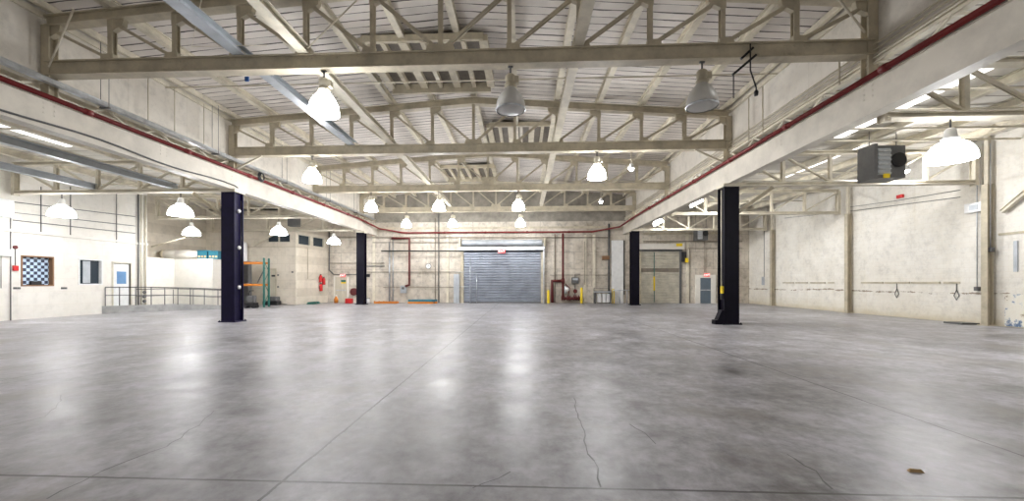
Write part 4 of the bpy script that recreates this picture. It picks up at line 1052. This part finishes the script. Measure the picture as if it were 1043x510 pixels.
# ------------------------------------------------------------------ right wall
def rw(u, v, off=.0): p = atx(u, v, XR); p.x -= off; return p
yseg = [(atx(b, 288, XR).y, atx(a, 288, XR).y) for a, b in ((878, 900), (902, 927), (929, 958), (962, 993), (798, 809), (811, 823), (826, 841), (844, 859))]
for i, (a, b) in enumerate(yseg):
    tag(MB().box((XR-.05, a, 1.57), (XR, b, 1.65)).build('wall_strip', 'steel'), 'narrow grey rub strip fixed to the right wall', 'strip', 'rub strips in a line on the right wall')
t = thing('conduit_box', 'white switch box with drop conduits beside the nearest wall post on the right', 'electrical box', (XR-.13, rw(999, 212).y, 4.5))
MB().box((-.18, -.3, -.18), (0, .3, .18)).build('box', 'signwhite', t, bevel=.01)
MB().box((-.2, -.2, -.1), (-.18, .1, .1)).build('cover', 'greybeam', t)
for dy, zb_ in ((-.05, -3.1), (.0-.35, -1.6), (-.5, -1.65)): MB().tube([(-.06, dy, 2.3), (-.06, dy, zb_)], .018, 6).build('conduit', 'galv', t)
MB().box((-.12, -.6, -1.75), (0, -.25, -1.58)).build('outlet', 'darkgrey', t); MB().box((-.1, -.13, -3.2), (0, .03, -3.05)).build('outlet', 'darkgrey', t)
p = rw(918, 200); tag(MB().cbox((XR-.05, p.y, p.z), (.1, .3, .16)).build('alarm_box', 'brightred', bevel=.01), 'small red alarm box high on the right wall', 'alarm')
for u, v, l in ((975, 292, 'black cable loop hanging on the right wall, nearer one'), (914, 288, 'black cable loop hanging on the right wall, farther one')):
    p = rw(u, v); y = p.y; pipe('cable_loop', [(XR-.03, y, 1.6), (XR-.03, y, 1.3), (XR-.03, y+.1, 1.08), (XR-.03, y, .9), (XR-.03, y-.1, 1.08), (XR-.03, y-.02, 1.3)], .014, 'black', l, 'cable', n=6)
p = rw(779, 286); t = thing('wall_switch', 'grey switch box with conduit at the far end of the right wall', 'switch', (XR-.0, p.y, p.z)); MB().box((-.12, -.2, -.3), (0, .2, .3)).build('box', 'greybeam', t); MB().tube([(-.05, 0, .3), (-.05, 0, 4.0)], .02, 6).build('conduit', 'darkgrey', t)
for i, (a, b, l) in enumerate(((rw(850, 213, .05), rw(1000, 190, .05), 'upper slack wire along the right wall'), (rw(800, 222, .05), rw(1000, 198, .05), 'lower slack wire along the right wall'))):
    pipe('wall_wire', [a, a.lerp(b, .5)-Vector((0, 0, .05)), b], .012, 'darkgrey', l, 'wire', n=5)
# peeled plaster at the right edge and scrap
struct('trim_20', MB().box((XR-.02, 11.0, .03), (XR, 15.9, 1.2)), 'peel')
struct('trim_21', MB().box((XR-.03, 11.0, 3.35), (XR, 16.1, 3.43)), 'steel')
tag(MB().box((XR-.04, 15.5, 2.0), (XR, 15.62, 3.1)).build('wall_strip', 'greybeam'), 'upright grey strip on the right wall at the right edge of view', 'strip')
tag(MB().box((XR-.8, 16.6, 0), (XR-.15, 17.3, .06)).build('timber_scrap', 'darkgrey'), 'flat dark scrap on the floor at the foot of the nearest wall post', 'scrap')
p = atz(932, 480)
m = MB(); m.add([(-.10, -.03, 0), (.09, -.05, 0), (.11, .02, 0), (-.08, .04, 0), (-.08, -.01, .03), (.05, -.03, .035), (.08, .0, .02), (-.05, .02, .03)], [(0, 3, 2, 1), (4, 5, 6, 7), (0, 1, 5, 4), (1, 2, 6, 5), (2, 3, 7, 6), (3, 0, 4, 7)])
o = tag(m.build('wood_chip', 'cardboard'), 'small tan piece of debris on the floor in the right foreground', 'debris'); o.location = p; o.scale = (.6, .6, .8)

# ------------------------------------------------------------------ world, camera
w = bpy.data.worlds.new('world'); S.world = w; w.use_nodes = True
w.node_tree.nodes['Background'].inputs[0].default_value = (.9, .95, 1, 1); w.node_tree.nodes['Background'].inputs[1].default_value = .3
cam = bpy.data.cameras.new('camera'); co = bpy.data.objects.new('camera', cam); COL.objects.link(co)
co.location = (0, 0, H); co.rotation_euler = (PI/2, 0, TH)
cam.sensor_width = 36; cam.sensor_fit = 'HORIZONTAL'; cam.lens = 36*FP/1043
cam.shift_x = (521.5-CX)/1043; cam.shift_y = (CY-255)/1043
cam.clip_start = .05
S.camera = co
S.view_settings.view_transform = 'Standard'; S.view_settings.look = 'None'; S.view_settings.gamma = 1
S.view_settings.use_curve_mapping = False
S.view_settings.exposure = 0.68
